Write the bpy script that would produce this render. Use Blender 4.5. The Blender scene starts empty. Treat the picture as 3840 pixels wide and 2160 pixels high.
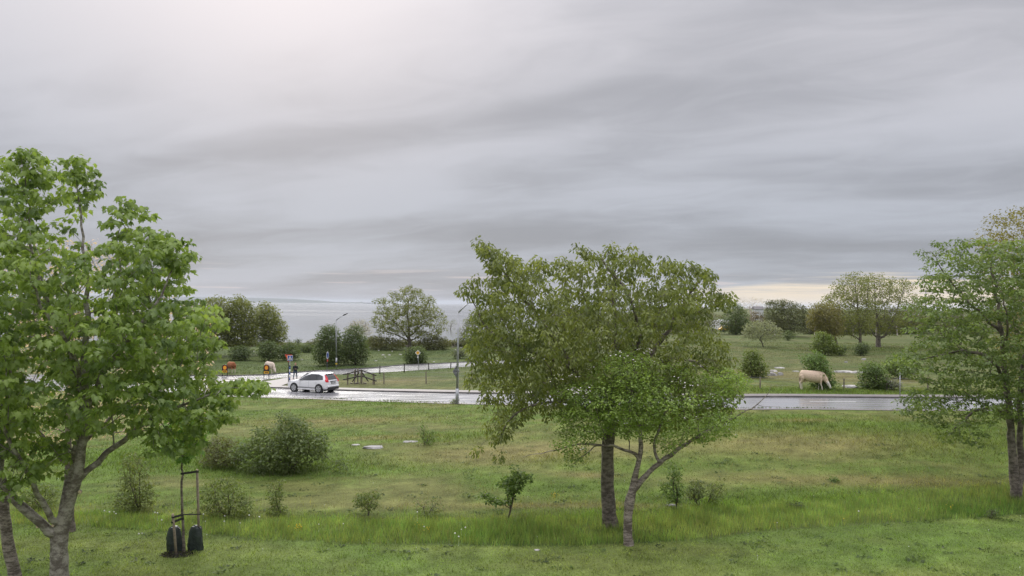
import bpy, bmesh, math, random
import numpy as np
from mathutils import Vector, Matrix

R = math.radians
rng = np.random.default_rng(11)
random.seed(5)
scene = bpy.context.scene
COL = scene.collection

# ------------------------------------------------------------------ camera
FPX, CX, CY = 3200.0, 1920.0, 1080.0          # focal length in photograph pixels
CAM = np.array([0.0, 0.0, 8.3])
PITCH, ROLL = R(1.085), R(0.6)
fwd = np.array([0, math.cos(PITCH), math.sin(PITCH)])
up0 = np.array([0, -math.sin(PITCH), math.cos(PITCH)])
rt0 = np.array([1.0, 0, 0])
rt = rt0 * math.cos(ROLL) + up0 * math.sin(ROLL)
up = up0 * math.cos(ROLL) - rt0 * math.sin(ROLL)
cam_data = bpy.data.cameras.new('camera')
cam = bpy.data.objects.new('camera', cam_data)
COL.objects.link(cam)
cam_data.sensor_width = 36.0
cam_data.lens = 36.0 * FPX / 3840.0
cam_data.clip_end = 60000
cam_data.clip_start = 0.5
m = Matrix.Identity(4)
for i in range(3):
    m[i][0], m[i][1], m[i][2], m[i][3] = rt[i], up[i], -fwd[i], CAM[i]
cam.matrix_world = m
scene.camera = cam

# ------------------------------------------------------------------ light
scene.view_settings.view_transform = 'Standard'
scene.view_settings.look = 'None'
scene.view_settings.exposure = 0.5
scene.view_settings.gamma = 1.0
SUN_EL, SUN_AZ = R(27), R(-15.5)
sun_dir = np.array([math.sin(SUN_AZ) * math.cos(SUN_EL), math.cos(SUN_AZ) * math.cos(SUN_EL), math.sin(SUN_EL)])
sd = bpy.data.lights.new('sun', 'SUN')
sd.energy = 1.5
sd.angle = R(25)
sd.color = (1.0, 0.96, 0.9)
sun = bpy.data.objects.new('sun', sd)
COL.objects.link(sun)
sun.rotation_euler = Vector(sun_dir).to_track_quat('Z', 'Y').to_euler()

class NT:
    """small node helper"""
    def __init__(self, tree):
        self.t = tree
    def n(self, kind, **kw):
        x = self.t.nodes.new(kind)
        for k, v in kw.items():
            setattr(x, k, v)
        return x
    def link(self, a, b):
        self.t.links.new(a, b)
    def put(self, sock, v):
        if hasattr(v, 'is_output'):
            self.t.links.new(v, sock)
        else:
            sock.default_value = v
    def math(self, op, a, b=0.0, clamp=False):
        x = self.n('ShaderNodeMath', operation=op)
        x.use_clamp = clamp
        self.put(x.inputs[0], a)
        self.put(x.inputs[1], b)
        return x.outputs[0]
    def ramp(self, v, a, b, lo=0.0, hi=1.0, smooth=True):
        x = self.n('ShaderNodeMapRange', interpolation_type='SMOOTHSTEP' if smooth else 'LINEAR')
        self.put(x.inputs[0], v)
        x.inputs[1].default_value, x.inputs[2].default_value = a, b
        x.inputs[3].default_value, x.inputs[4].default_value = lo, hi
        return x.outputs[0]
    def mix(self, f, a, b, mode='MIX'):
        x = self.n('ShaderNodeMix', data_type='RGBA', blend_type=mode)
        self.put(x.inputs[0], f)
        for s, v in ((x.inputs[6], a), (x.inputs[7], b)):
            if isinstance(v, (tuple, list)) and len(v) == 3:
                v = (*v, 1)
            self.put(s, v)
        return x.outputs[2]
    def noise(self, vec, scale, detail=4, rough=0.5, dist=0.0):
        x = self.n('ShaderNodeTexNoise')
        if vec is not None:
            self.link(vec, x.inputs['Vector'])
        x.inputs['Scale'].default_value = scale
        x.inputs['Detail'].default_value = detail
        x.inputs['Roughness'].default_value = rough
        x.inputs['Distortion'].default_value = dist
        return x.outputs[0]
    def vec(self, x, y, z=0.0):
        c = self.n('ShaderNodeCombineXYZ')
        self.put(c.inputs[0], x); self.put(c.inputs[1], y); self.put(c.inputs[2], z)
        return c.outputs[0]

world = bpy.data.worlds.new('World')
scene.world = world
world.use_nodes = True
world.node_tree.nodes.clear()
w = NT(world.node_tree)
tc = w.n('ShaderNodeTexCoord')
sep = w.n('ShaderNodeSeparateXYZ')
w.link(tc.outputs['Generated'], sep.inputs[0])
dx, dy, dz = sep.outputs
zc = w.math('MAXIMUM', dz, 0.0)
# overcast sky: zenith raised well beyond the CIE law to brighten the ground, with a cloud deck projected on a plane
den = w.math('ADD', zc, 0.13)
u = w.math('DIVIDE', dx, den)
v = w.math('DIVIDE', dy, den)
ur = w.math('ADD', w.math('MULTIPLY', u, 0.88), w.math('MULTIPLY', v, -0.40))
vr = w.math('ADD', w.math('MULTIPLY', u, 0.40), w.math('MULTIPLY', v, 0.88))
big = w.noise(w.vec(w.math('MULTIPLY', ur, 0.50), w.math('MULTIPLY', vr, 1.05), 5.3), 1.0, 3, 0.42, 0.3)
fine = w.noise(w.vec(w.math('MULTIPLY', ur, 2.4), w.math('MULTIPLY', vr, 3.8), 8.4), 1.0, 8, 0.6, 0.9)
cl = w.math('ADD', w.math('MULTIPLY', big, 0.82), w.math('MULTIPLY', fine, 0.18))
clf = w.ramp(cl, 0.36, 0.64, 0.80, 1.22)
zenith_raised = w.math('ADD', w.math('ADD', 0.285, w.math('MULTIPLY', zc, 0.24)), w.math('MULTIPLY', w.math('POWER', zc, 3.0), 1.6))
lum = w.math('MULTIPLY', zenith_raised, clf)
tint = w.mix(w.ramp(dz, 0.02, 0.33), (0.90, 0.96, 1.10), (1.0, 0.98, 1.045))
tint = w.mix(w.ramp(cl, 0.36, 0.62), w.mix(0.5, tint, (0.93, 0.955, 1.06)), tint)
# glow of the veiled sun
dot = w.n('ShaderNodeVectorMath', operation='DOT_PRODUCT')
w.link(tc.outputs['Generated'], dot.inputs[0])
dot.inputs[1].default_value = tuple(sun_dir)
glow = w.math('POWER', w.math('MAXIMUM', dot.outputs['Value'], 0.0), 42.0)
skyc = w.mix(1.0, tint, w.vec(lum, lum, lum), 'MULTIPLY')
skyc = w.mix(w.math('MULTIPLY', glow, 0.95, True), skyc, (0.70, 0.64, 0.645))
# break in the cloud above the horizon on the right, streaked by low cloud
azi = w.math('ARCTAN2', dx, dy)
streak = w.noise(w.vec(w.math('MULTIPLY', azi, 9.0), w.math('MULTIPLY', dz, 230.0), 1.7), 1.0, 4, 0.5)
edge = w.math('ADD', dz, w.math('MULTIPLY', w.math('SUBTRACT', streak, 0.5), 0.05))
azf = w.ramp(azi, 0.13, 0.40)
gap = w.math('MULTIPLY', w.math('SUBTRACT', 1.0, w.ramp(w.math('SUBTRACT', edge, w.math('MULTIPLY', azf, 0.014)), 0.003, 0.022)), w.ramp(azi, 0.08, 0.30))
strk = w.math('MULTIPLY', w.ramp(streak, 0.56, 0.66), w.math('MULTIPLY', w.ramp(dz, 0.004, 0.016), w.math('SUBTRACT', 1.0, w.ramp(dz, 0.026, 0.05))))
skyc = w.mix(w.math('MULTIPLY', strk, 0.40), skyc, (0.57, 0.48, 0.46))
skyc = w.mix(w.math('MULTIPLY', gap, 0.75), skyc, (0.76, 0.63, 0.46))
nish = w.n('ShaderNodeTexSky', sky_type='NISHITA')
nish.sun_disc = False
nish.sun_elevation = SUN_EL
nish.sun_rotation = SUN_AZ
bg1 = w.n('ShaderNodeBackground')
bg2 = w.n('ShaderNodeBackground')
w.link(skyc, bg1.inputs[0])
bg1.inputs[1].default_value = 1.0
w.link(nish.outputs[0], bg2.inputs[0])
bg2.inputs[1].default_value = 0.08
mx = w.n('ShaderNodeMixShader')
mx.inputs[0].default_value = 0.03
w.link(bg1.outputs[0], mx.inputs[1])
w.link(bg2.outputs[0], mx.inputs[2])
wo = w.n('ShaderNodeOutputWorld')
w.link(mx.outputs[0], wo.inputs[0])

# ------------------------------------------------------------------ geometry helpers
def sstep(a, b, t):
    q = np.clip((np.asarray(t, float) - a) / (b - a), 0, 1)
    return q * q * (3 - 2 * q)

def _hash(ix, iy, s):
    n = (ix.astype(np.int64) * 374761393 + iy.astype(np.int64) * 668265263 + s * 974634777) & 0x7fffffff
    n = ((n ^ (n >> 13)) * 1274126177) & 0x7fffffff
    n = ((n ^ (n >> 16)) * 2246822519) & 0x7fffffff
    return (n % 100003) / 100003.0

def vnoise(x, y, s=0):
    x = np.asarray(x, float); y = np.asarray(y, float)
    ix, iy = np.floor(x), np.floor(y)
    fx, fy = x - ix, y - iy
    fx = fx * fx * (3 - 2 * fx); fy = fy * fy * (3 - 2 * fy)
    a, b = _hash(ix, iy, s), _hash(ix + 1, iy, s)
    c, d = _hash(ix, iy + 1, s), _hash(ix + 1, iy + 1, s)
    return (a * (1 - fx) + b * fx) * (1 - fy) + (c * (1 - fx) + d * fx) * fy

def fbm(x, y, s=0, o=4):
    t, amp, tot = 0, 1.0, 0
    for i in range(o):
        t = t + amp * vnoise(np.asarray(x) * 2 ** i + 17.3 * i, np.asarray(y) * 2 ** i - 9.1 * i, s + i)
        tot += amp; amp *= 0.5
    return t / tot

def H(x, y):
    """height of the ground"""
    x = np.asarray(x, float); y = np.asarray(y, float)
    ramp = 1.4 * sstep(-20, 22, x) * sstep(34, 58, y)
    und = 0.34 * (fbm(x / 11, y / 11, 3) - 0.5) * (1 - sstep(50, 60, y))
    und += 0.5 * (fbm(x / 20, y / 20, 9) - 0.5) * sstep(122, 150, y)
    start = 172 + 6 * np.clip(x + 10, 0, 500)
    drop = -9 * sstep(0, 60, y - start)
    return ramp * (1 - sstep(0, 60, y - start)) + und + drop

def ray(px, py):
    return fwd * FPX + rt * (px - CX) - up * (py - CY)

def ground(px, py):
    """where the sight line through a photograph pixel meets the ground"""
    r = ray(px, py)
    r = r / r[1]
    ts = np.concatenate([np.arange(10, 60, 0.5), np.arange(60, 420, 1.0)])
    zz = CAM[2] + r[2] * ts - H(r[0] * ts, ts)
    k = np.argmax(zz < 0) if (zz < 0).any() else len(ts) - 1
    a, b = ts[max(k - 1, 0)], ts[k]
    for _ in range(30):
        c = 0.5 * (a + b)
        if CAM[2] + r[2] * c - H(r[0] * c, c) < 0:
            b = c
        else:
            a = c
    p = CAM + r * b
    p[2] = H(p[0], p[1])
    return p

def at(px, py, Y):
    """point on the upright plane at distance Y"""
    r = ray(px, py)
    return CAM + r * (Y / r[1])

def ppm(Y):
    return FPX / Y

def npmesh(name, V, F, mats, parent=None, origin=(0, 0, 0), col=None, smooth=False, midx=None):
    V = np.asarray(V, float) - np.asarray(origin, float)
    F = np.asarray(F, np.int32)
    me = bpy.data.meshes.new(name)
    me.vertices.add(len(V))
    me.vertices.foreach_set('co', V.ravel())
    k = F.shape[1]
    me.loops.add(len(F) * k)
    me.loops.foreach_set('vertex_index', F.ravel())
    me.polygons.add(len(F))
    me.polygons.foreach_set('loop_start', np.arange(0, len(F) * k, k, dtype=np.int32))
    if smooth:
        me.polygons.foreach_set('use_smooth', np.ones(len(F), bool))
    for mt in (mats if isinstance(mats, (list, tuple)) else [mats]):
        me.materials.append(mt)
    if midx is not None:
        me.polygons.foreach_set('material_index', np.asarray(midx, np.int32))
    me.update(calc_edges=True)
    if col is not None:
        at_ = me.attributes.new('Col', 'FLOAT_COLOR', 'POINT')
        c4 = np.ones((len(V), 4), np.float32)
        c4[:, :3] = col
        at_.data.foreach_set('color', c4.ravel())
    return link(name, me, parent)

def link(name, me, parent=None, loc=None):
    o = bpy.data.objects.new(name, me)
    COL.objects.link(o)
    if parent is not None:
        o.parent = parent
    if loc is not None:
        o.location = loc
    return o

def tag(o, label=None, cat=None, group=None, kind=None):
    for k, v in (('label', label), ('category', cat), ('group', group), ('kind', kind)):
        if v:
            o[k] = v
    return o

def thing(name, label, cat, loc=(0, 0, 0), rz=0.0, group=None):
    o = bpy.data.objects.new(name, None)
    COL.objects.link(o)
    o.empty_display_size = 0.2
    o.location = loc
    o.rotation_euler = (0, 0, rz)
    return tag(o, label, cat, group)

class MB:
    """collects simple solids into one mesh"""
    def __init__(self):
        self.v, self.f = [], []
    def add(self, V, F):
        b = len(self.v)
        self.v += [tuple(p) for p in V]
        self.f += [tuple(i + b for i in q) for q in F]
        return self
    def box(self, c, s, rot=None):
        P = []
        for i in (-1, 1):
            for j in (-1, 1):
                for k in (-1, 1):
                    q = Vector((i * s[0] / 2, j * s[1] / 2, k * s[2] / 2))
                    if rot is not None:
                        q = rot @ q
                    P.append(q + Vector(c))
        return self.add(P, [(0, 1, 3, 2), (4, 6, 7, 5), (0, 4, 5, 1), (2, 3, 7, 6), (0, 2, 6, 4), (1, 5, 7, 3)])
    def bar(self, a, b, wx, wy=None):
        a, b = Vector(a), Vector(b)
        q = (b - a).to_track_quat('Z', 'X').to_matrix()
        return self.box((a + b) / 2, (wx, wy or wx, (b - a).length), q)
    def tube(self, pts, rad, n=10, cap=True):
        pts = [Vector(p) for p in pts]
        if not hasattr(rad, '__len__'):
            rad = [rad] * len(pts)
        V, F = [], []
        ref = None
        for i, p in enumerate(pts):
            d = (pts[min(i + 1, len(pts) - 1)] - pts[max(i - 1, 0)]).normalized()
            if ref is None:
                ref = Vector((1, 0, 0)) if abs(d.x) < 0.8 else Vector((0, 1, 0))
            a = (ref - d * ref.dot(d)).normalized()
            b = d.cross(a)
            ref = a
            rr = rad[i] if hasattr(rad[i], '__len__') else (rad[i], rad[i])
            for k in range(n):
                t = 2 * math.pi * k / n
                V.append(p + a * math.cos(t) * rr[0] + b * math.sin(t) * rr[1])
        for i in range(len(pts) - 1):
            for k in range(n):
                F.append((i * n + k, i * n + (k + 1) % n, (i + 1) * n + (k + 1) % n, (i + 1) * n + k))
        if cap:
            F.append(tuple(range(n - 1, -1, -1)))
            F.append(tuple((len(pts) - 1) * n + k for k in range(n)))
        return self.add(V, F)
    def prism(self, poly, y0, y1):
        """poly in the xz plane, thickened along y"""
        n = len(poly)
        V = [(p[0], y0, p[1]) for p in poly] + [(p[0], y1, p[1]) for p in poly]
        F = [tuple(range(n)), tuple(range(2 * n - 1, n - 1, -1))]
        F += [(i, i + n, (i + 1) % n + n, (i + 1) % n) for i in range(n)]
        return self.add(V, F)
    def build(self, name, mat, parent=None, smooth=False, bevel=0.0, loc=None):
        me = bpy.data.meshes.new(name)
        me.from_pydata([tuple(p) for p in self.v], [], self.f)
        bm = bmesh.new()
        bm.from_mesh(me)
        bmesh.ops.recalc_face_normals(bm, faces=bm.faces)
        if bevel:
            bmesh.ops.bevel(bm, geom=list(bm.edges), offset=bevel, segments=1, affect='EDGES', clamp_overlap=True)
        bm.to_mesh(me)
        bm.free()
        if smooth:
            me.polygons.foreach_set('use_smooth', [True] * len(me.polygons))
        me.materials.append(mat)
        return link(name, me, parent, loc)

# ------------------------------------------------------------------ materials
def mat_base(name):
    mt = bpy.data.materials.new(name)
    mt.use_nodes = True
    mt.node_tree.nodes.clear()
    g = NT(mt.node_tree)
    out = g.n('ShaderNodeOutputMaterial')
    return mt, g, out

def plain(name, col, rough=0.6, var=0.12, scale=6.0, metal=0.0, bump=0.0, spec=0.5):
    mt, g, out = mat_base(name)
    p = g.n('ShaderNodeBsdfPrincipled')
    c = g.n('ShaderNodeTexCoord')
    nz = g.noise(c.outputs['Object'], scale, 5, 0.6)
    a = tuple(x * (1 - var) for x in col)
    b = tuple(min(1, x * (1 + var)) for x in col)
    g.link(g.mix(g.ramp(nz, 0.3, 0.7), a, b), p.inputs['Base Color'])
    p.inputs['Roughness'].default_value = rough
    p.inputs['Metallic'].default_value = metal
    p.inputs['Specular IOR Level'].default_value = spec
    if bump:
        bp = g.n('ShaderNodeBump')
        bp.inputs['Distance'].default_value = bump
        g.link(nz, bp.inputs['Height'])
        g.link(bp.outputs[0], p.inputs['Normal'])
    g.link(p.outputs[0], out.inputs[0])
    return mt

def leafmat(name, trans=0.38, sheen=0.06):
    mt, g, out = mat_base(name)
    a = g.n('ShaderNodeAttribute', attribute_name='Col')
    d = g.n('ShaderNodeBsdfDiffuse')
    t = g.n('ShaderNodeBsdfTranslucent')
    gl = g.n('ShaderNodeBsdfGlossy')
    gl.inputs['Roughness'].default_value = 0.45
    gl.inputs['Color'].default_value = (0.8, 0.8, 0.8, 1)
    g.link(a.outputs['Color'], d.inputs[0])
    tcol = g.mix(1.0, a.outputs['Color'], (1.1, 1.1, 0.6), 'MULTIPLY')
    g.link(tcol, t.inputs[0])
    m1 = g.n('ShaderNodeMixShader')
    m1.inputs[0].default_value = trans
    g.link(d.outputs[0], m1.inputs[1]); g.link(t.outputs[0], m1.inputs[2])
    m2 = g.n('ShaderNodeMixShader')
    m2.inputs[0].default_value = sheen
    g.link(m1.outputs[0], m2.inputs[1]); g.link(gl.outputs[0], m2.inputs[2])
    g.link(m2.outputs[0], out.inputs[0])
    return mt

def barkmat(name, c1, c2, ring=1.6, bump=0.02):
    mt, g, out = mat_base(name)
    p = g.n('ShaderNodeBsdfPrincipled')
    c = g.n('ShaderNodeTexCoord')
    mp = g.n('ShaderNodeMapping')
    mp.inputs['Scale'].default_value = (1, 1, ring)
    g.link(c.outputs['Object'], mp.inputs[0])
    n1 = g.noise(mp.outputs[0], 4.0, 6, 0.65)
    n2 = g.noise(c.outputs['Object'], 2.2, 4, 0.6)
    n3 = g.noise(c.outputs['Object'], 30.0, 3, 0.6)
    f = g.math('ADD', g.math('MULTIPLY', n1, 0.6), g.math('ADD', g.math('MULTIPLY', n2, 0.25), g.math('MULTIPLY', n3, 0.15)))
    g.link(g.mix(g.ramp(f, 0.43, 0.59), c1, c2), p.inputs['Base Color'])
    p.inputs['Roughness'].default_value = 0.85
    bp = g.n('ShaderNodeBump')
    bp.inputs['Distance'].default_value = bump
    g.link(f, bp.inputs['Height'])
    g.link(bp.outputs[0], p.inputs['Normal'])
    g.link(p.outputs[0], out.inputs[0])
    return mt

M = {}
M['leaf'] = leafmat('leaf', 0.48, 0.035)
M['grass'] = leafmat('grass_blade', 0.45, 0.02)
M['petal'] = plain('petal', (0.80, 0.72, 0.74), 0.7)
M['bark_grey'] = barkmat('bark_grey', (0.13, 0.11, 0.092), (0.38, 0.35, 0.31))
M['bark_dark'] = barkmat('bark_dark', (0.085, 0.07, 0.058), (0.25, 0.21, 0.18), 2.2, 0.03)
M['bark_ring'] = barkmat('bark_ring', (0.10, 0.08, 0.065), (0.36, 0.31, 0.27), 4.0, 0.03)
M['twig'] = barkmat('twig', (0.075, 0.06, 0.045), (0.14, 0.115, 0.09), 3.0, 0.01)
M['steel'] = plain('galvanised_steel', (0.36, 0.37, 0.38), 0.5, 0.15, 3.0, 0.6)
M['wood_old'] = plain('weathered_wood', (0.20, 0.17, 0.13), 0.85, 0.35, 8.0)
M['wood_dark'] = plain('dark_wood', (0.035, 0.03, 0.025), 0.8, 0.4, 8.0)
M['wood_stake'] = plain('stake_wood', (0.27, 0.22, 0.165), 0.85, 0.25, 14.0)
M['rock'] = plain('limestone', (0.44, 0.42, 0.40), 0.85, 0.35, 1.6, bump=0.06)
M['rock_grey'] = plain('grey_limestone', (0.30, 0.29, 0.28), 0.85, 0.35, 1.6, bump=0.06)
M['black'] = plain('black_paint', (0.012, 0.011, 0.012), 0.45)
M['white'] = plain('white_paint', (0.78, 0.78, 0.78), 0.5, 0.05)
M['rubber'] = plain('rubber', (0.02, 0.02, 0.021), 0.8)
# ------------------------------------------------------------------ outlines of the land, read off the photograph
def gl(pts):
    return np.array([ground(*p) for p in pts])

near_strip = gl([(-250, 1962), (0, 1966), (300, 1972), (600, 1995), (900, 2018), (1200, 2036), (1700, 2046), (2300, 2044), (2600, 2026), (2833, 1995), (3400, 1958), (3840, 1930), (4100, 1912)])
far_strip = gl([(-250, 1925), (0, 1928), (500, 1936), (960, 1952), (1340, 1960), (1800, 1955), (2200, 1940), (2700, 1905), (3100, 1882), (3600, 1838), (3840, 1822), (4100, 1806)])
def ys(line, x):
    o = np.argsort(line[:, 0])
    return np.interp(x, line[o, 0], line[o, 1])

ROAD_NEAR = [(-500, 1438), (0, 1455), (300, 1466), (600, 1477), (848, 1485), (1009, 1489), (1200, 1495), (1500, 1506), (1700, 1512), (2000, 1519), (2400, 1528), (2780, 1534), (3350, 1537), (3840, 1538), (4500, 1538), (5200, 1538)]
KERB_FAR = [(5200, 1494), (4500, 1495), (3840, 1495), (3380, 1494.5), (2780, 1492), (2300, 1486), (1800, 1477.5), (1500, 1471), (1270, 1465.5), (1085, 1458.5), (1005, 1456)]
JUNC = [(986, 1447), (976, 1434), (984, 1427), (1020, 1421), (1075, 1415.5), (1150, 1411)]
SIDE_NEAR = [(1254, 1405), (1400, 1399), (1500, 1393), (1767, 1374), (1900, 1364), (2050, 1354)]
SIDE_FAR = [(2050, 1343), (1900, 1350), (1756, 1358.5), (1500, 1371), (1400, 1381), (1200, 1391.6), (1099, 1399), (988, 1407.5), (873, 1411), (700, 1411), (500, 1409), (300, 1407), (0, 1404), (-500, 1396)]

def inside(px, py, poly):
    poly = np.asarray(poly, float)
    x, y = np.asarray(px, float), np.asarray(py, float)
    r = np.zeros(x.shape, bool)
    j = len(poly) - 1
    for i in range(len(poly)):
        xi, yi, xj, yj = *poly[i][:2], *poly[j][:2]
        if yi != yj:
            r ^= ((yi > y) != (yj > y)) & (x < (xj - xi) * (y - yi) / (yj - yi) + xi)
        j = i
    return r

def polydist(px, py, poly):
    poly = np.asarray(poly, float)[:, :2]
    P = np.stack([px, py], -1)
    best = np.full(len(P), 1e9)
    for i in range(len(poly)):
        a, b = poly[i], poly[(i + 1) % len(poly)]
        d = b - a
        t = np.clip(((P - a) @ d) / max(d @ d, 1e-9), 0, 1)
        best = np.minimum(best, np.linalg.norm(P - (a + t[:, None] * d), axis=1))
    return best

road_w = gl(ROAD_NEAR + KERB_FAR + JUNC + SIDE_NEAR + SIDE_FAR)

# colour of the turf: greener and drier patches belong to the ground itself
GREEN_SPOTS = [(2900, 1590, 9, 2.5), (1000, 1745, 6.5, 2.0), (620, 1720, 6, 3), (3580, 1660, 6, 3.5), (1680, 1640, 3, 1.5), (2140, 1720, 2, 1.5), (3050, 1468, 16, 2.2), (3300, 1310, 12, 6),
               (1300, 1385, 18, 4), (2080, 1465, 9, 3), (900, 1400, 12, 4), (1800, 1500, 10, 2), (3000, 1890, 7, 2)]
DRY_SPOTS = [(1460, 1640, 3.2, .9), (2195, 1780, 1.5, .7), (3000, 1577, 2.2, .6), (1280, 1430, 2, 1.0), (1250, 1580, 7, 2.5), (2950, 1660, 9, 3), (1900, 1700, 6, 3), (2000, 1895, 5, .5), (3200, 1800, 8, 1.2), (2880, 1400, 9, 5), (3200, 1420, 9, 4), (1450, 1430, 8, 2)]
GS = [(*ground(a, b)[:2], c, d) for a, b, c, d in GREEN_SPOTS]
DS = [(*ground(a, b)[:2], c, d) for a, b, c, d in DRY_SPOTS]

def turf(x, y):
    x = np.asarray(x, float); y = np.asarray(y, float)
    g = fbm(x / 5.5, y / 3.2, 21)
    g2 = fbm(x / 1.3, y / 0.8, 31)
    t = np.clip(0.58 + 2.4 * (g - 0.5) + 1.5 * (g2 - 0.5), 0, 1)
    for a, b, c, d in GS:
        t = t + 0.75 * np.exp(-((x - a) / c) ** 2 - ((y - b) / d) ** 2)
    dry = np.zeros_like(x)
    for a, b, c, d in DS:
        dry = dry + np.exp(-((x - a) / c) ** 2 - ((y - b) / d) ** 2) * (0.5 + g2)
    t = np.clip(t, 0, 1)[..., None]
    dry = np.clip(dry, 0, 1)[..., None]
    green = np.array([0.094, 0.144, 0.027])
    olive = np.array([0.138, 0.148, 0.048])
    straw = np.array([0.215, 0.170, 0.078])
    c = olive + (green - olive) * t
    c = c + (straw - c) * dry * 0.62
    # the grazed pasture beyond the road is duller; towards the sea it is a deeper green
    far = (sstep(66, 90, y))[..., None]
    lft = (1 - sstep(-14, 6, x))[..., None] * (sstep(96, 108, y))[..., None]
    pasture = np.array([0.118, 0.122, 0.050]) + (np.array([0.082, 0.108, 0.034]) - np.array([0.118, 0.122, 0.050])) * t
    deep = np.array([0.066, 0.094, 0.030]) + np.array([0.03, 0.025, 0.01]) * (1 - t)
    c = c + (pasture + (straw - pasture) * dry * 0.4 - c) * far
    c = c + (deep - c) * lft
    near = (y < ys(near_strip, x))[..., None]
    lawn = np.array([0.150, 0.185, 0.052]) + (np.array([0.106, 0.160, 0.038]) - np.array([0.150, 0.185, 0.052])) * np.clip(0.5 + 2.2 * (g - 0.5) + 1.0 * (g2 - 0.5), 0, 1)[..., None]
    c = np.where(near, lawn, c)
    mid = ((y >= ys(near_strip, x)) & (y < ys(far_strip, x)))[..., None]
    tall = np.array([0.064, 0.106, 0.024]) + np.array([0.056, 0.046, 0.022]) * np.clip(1.6 * (g - 0.5) + 0.8 * (g2 - 0.5) + 0.5, 0, 1)[..., None]
    mott = (0.76 + 0.48 * fbm(x / 0.55, y / 0.9, 61, 2)) * (0.70 + 0.6 * fbm(x / 0.22, y / 0.55, 67, 2))
    return np.where(mid, tall, c) * mott[..., None]

# ground sheet
xs = np.concatenate([-np.geomspace(4000, 75, 26), np.arange(-72, 72.1, 0.6), np.geomspace(75, 4000, 26)])
yl = np.concatenate([[-60, -30, -10, 0, 8, 14], np.arange(17, 62, 0.4), np.arange(62, 125, 0.8), np.arange(126, 250, 3), np.geomspace(255, 3500, 22)])
gx, gy = np.meshgrid(xs, yl)
V = np.stack([gx.ravel(), gy.ravel(), H(gx.ravel(), gy.ravel())], -1)
nx, ny = len(xs), len(yl)
i0 = (np.arange(ny - 1)[:, None] * nx + np.arange(nx - 1)).ravel()
F = np.stack([i0, i0 + 1, i0 + nx + 1, i0 + nx], -1)
TURF_GAIN = 1.05
mt, g, out = mat_base('turf')
p = g.n('ShaderNodeBsdfPrincipled')
p.inputs['Roughness'].default_value = 0.95
p.inputs['Specular IOR Level'].default_value = 0.1
a = g.n('ShaderNodeAttribute', attribute_name='Col')
c = g.n('ShaderNodeTexCoord')
n1 = g.noise(c.outputs['Object'], 9.0, 6, 0.7)
n2 = g.noise(c.outputs['Object'], 1.2, 5, 0.6)
f = g.math('ADD', g.math('MULTIPLY', n1, 0.6), g.math('MULTIPLY', n2, 0.4))
k = g.ramp(f, 0.3, 0.7, 0.62, 1.3)
g.link(g.mix(1.0, a.outputs['Color'], g.vec(k, k, k), 'MULTIPLY'), p.inputs['Base Color'])
bp = g.n('ShaderNodeBump'); bp.inputs['Distance'].default_value = 0.08
g.link(f, bp.inputs['Height']); g.link(bp.outputs[0], p.inputs['Normal'])
g.link(p.outputs[0], out.inputs[0])
M['turf'] = mt
tag(npmesh('ground', V, F, mt, col=turf(V[:, 0], V[:, 1]) * TURF_GAIN, smooth=True), kind='structure')

# ---------------- roads
mt, g, out = mat_base('wet_asphalt')
p = g.n('ShaderNodeBsdfPrincipled')
c = g.n('ShaderNodeTexCoord')
mp = g.n('ShaderNodeMapping'); mp.inputs['Scale'].default_value = (0.06, 0.55, 1); mp.inputs['Rotation'].default_value = (0, 0, R(4))
g.link(c.outputs['Object'], mp.inputs[0])
n1 = g.noise(mp.outputs[0], 2.2, 5, 0.6)
n2 = g.noise(c.outputs['Object'], 18.0, 4, 0.7)
g.link(g.mix(g.ramp(n2, 0.3, 0.7), (0.23, 0.227, 0.235), (0.30, 0.295, 0.30)), p.inputs['Base Color'])
g.link(g.ramp(n1, 0.38, 0.64, 0.15, 0.25), p.inputs['Roughness'])
p.inputs['Specular IOR Level'].default_value = 0.42
bp = g.n('ShaderNodeBump'); bp.inputs['Distance'].default_value = 0.002; bp.inputs['Strength'].default_value = 0.2
g.link(n2, bp.inputs['Height']); g.link(bp.outputs[0], p.inputs['Normal'])
g.link(p.outputs[0], out.inputs[0])
M['asphalt'] = mt
M['path'] = plain('path_asphalt', (0.17, 0.15, 0.145), 0.65, 0.2, 5.0)
M['kerb'] = plain('kerb_stone', (0.07, 0.065, 0.06), 0.75, 0.45, 1.3)  # dark tone holds both dirt and the shade on the kerb face
M['line'] = plain('road_line', (0.72, 0.72, 0.70), 0.5, 0.1, 9.0)

def sheet(name, pts, mat, dz, maxlen=1.8, thick=0.0):
    """flat polygon laid over the terrain"""
    bm = bmesh.new()
    from mathutils.geometry import tessellate_polygon
    vs = [bm.verts.new((q[0], q[1], 0)) for q in pts]
    for t3 in tessellate_polygon([[Vector((q[0], q[1], 0)) for q in pts]]):
        bm.faces.new([vs[i] for i in t3])
    for _ in range(9):
        es = [e for e in bm.edges if e.calc_length() > maxlen]
        if not es:
            break
        bmesh.ops.subdivide_edges(bm, edges=es, cuts=1)
        bmesh.ops.triangulate(bm, faces=[q for q in bm.faces if len(q.verts) > 3])
    co = np.array([vv.co[:2] for vv in bm.verts])
    z = H(co[:, 0], co[:, 1]) + dz
    for vv, zz in zip(bm.verts, z):
        vv.co.z = zz
    bmesh.ops.recalc_face_normals(bm, faces=bm.faces)
    for q in bm.faces:
        if q.normal.z < 0:
            q.normal_flip()
    me = bpy.data.meshes.new(name)
    bm.to_mesh(me); bm.free()
    me.polygons.foreach_set('use_smooth', [True] * len(me.polygons))
    me.materials.append(mat)
    return link(name, me)

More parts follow.
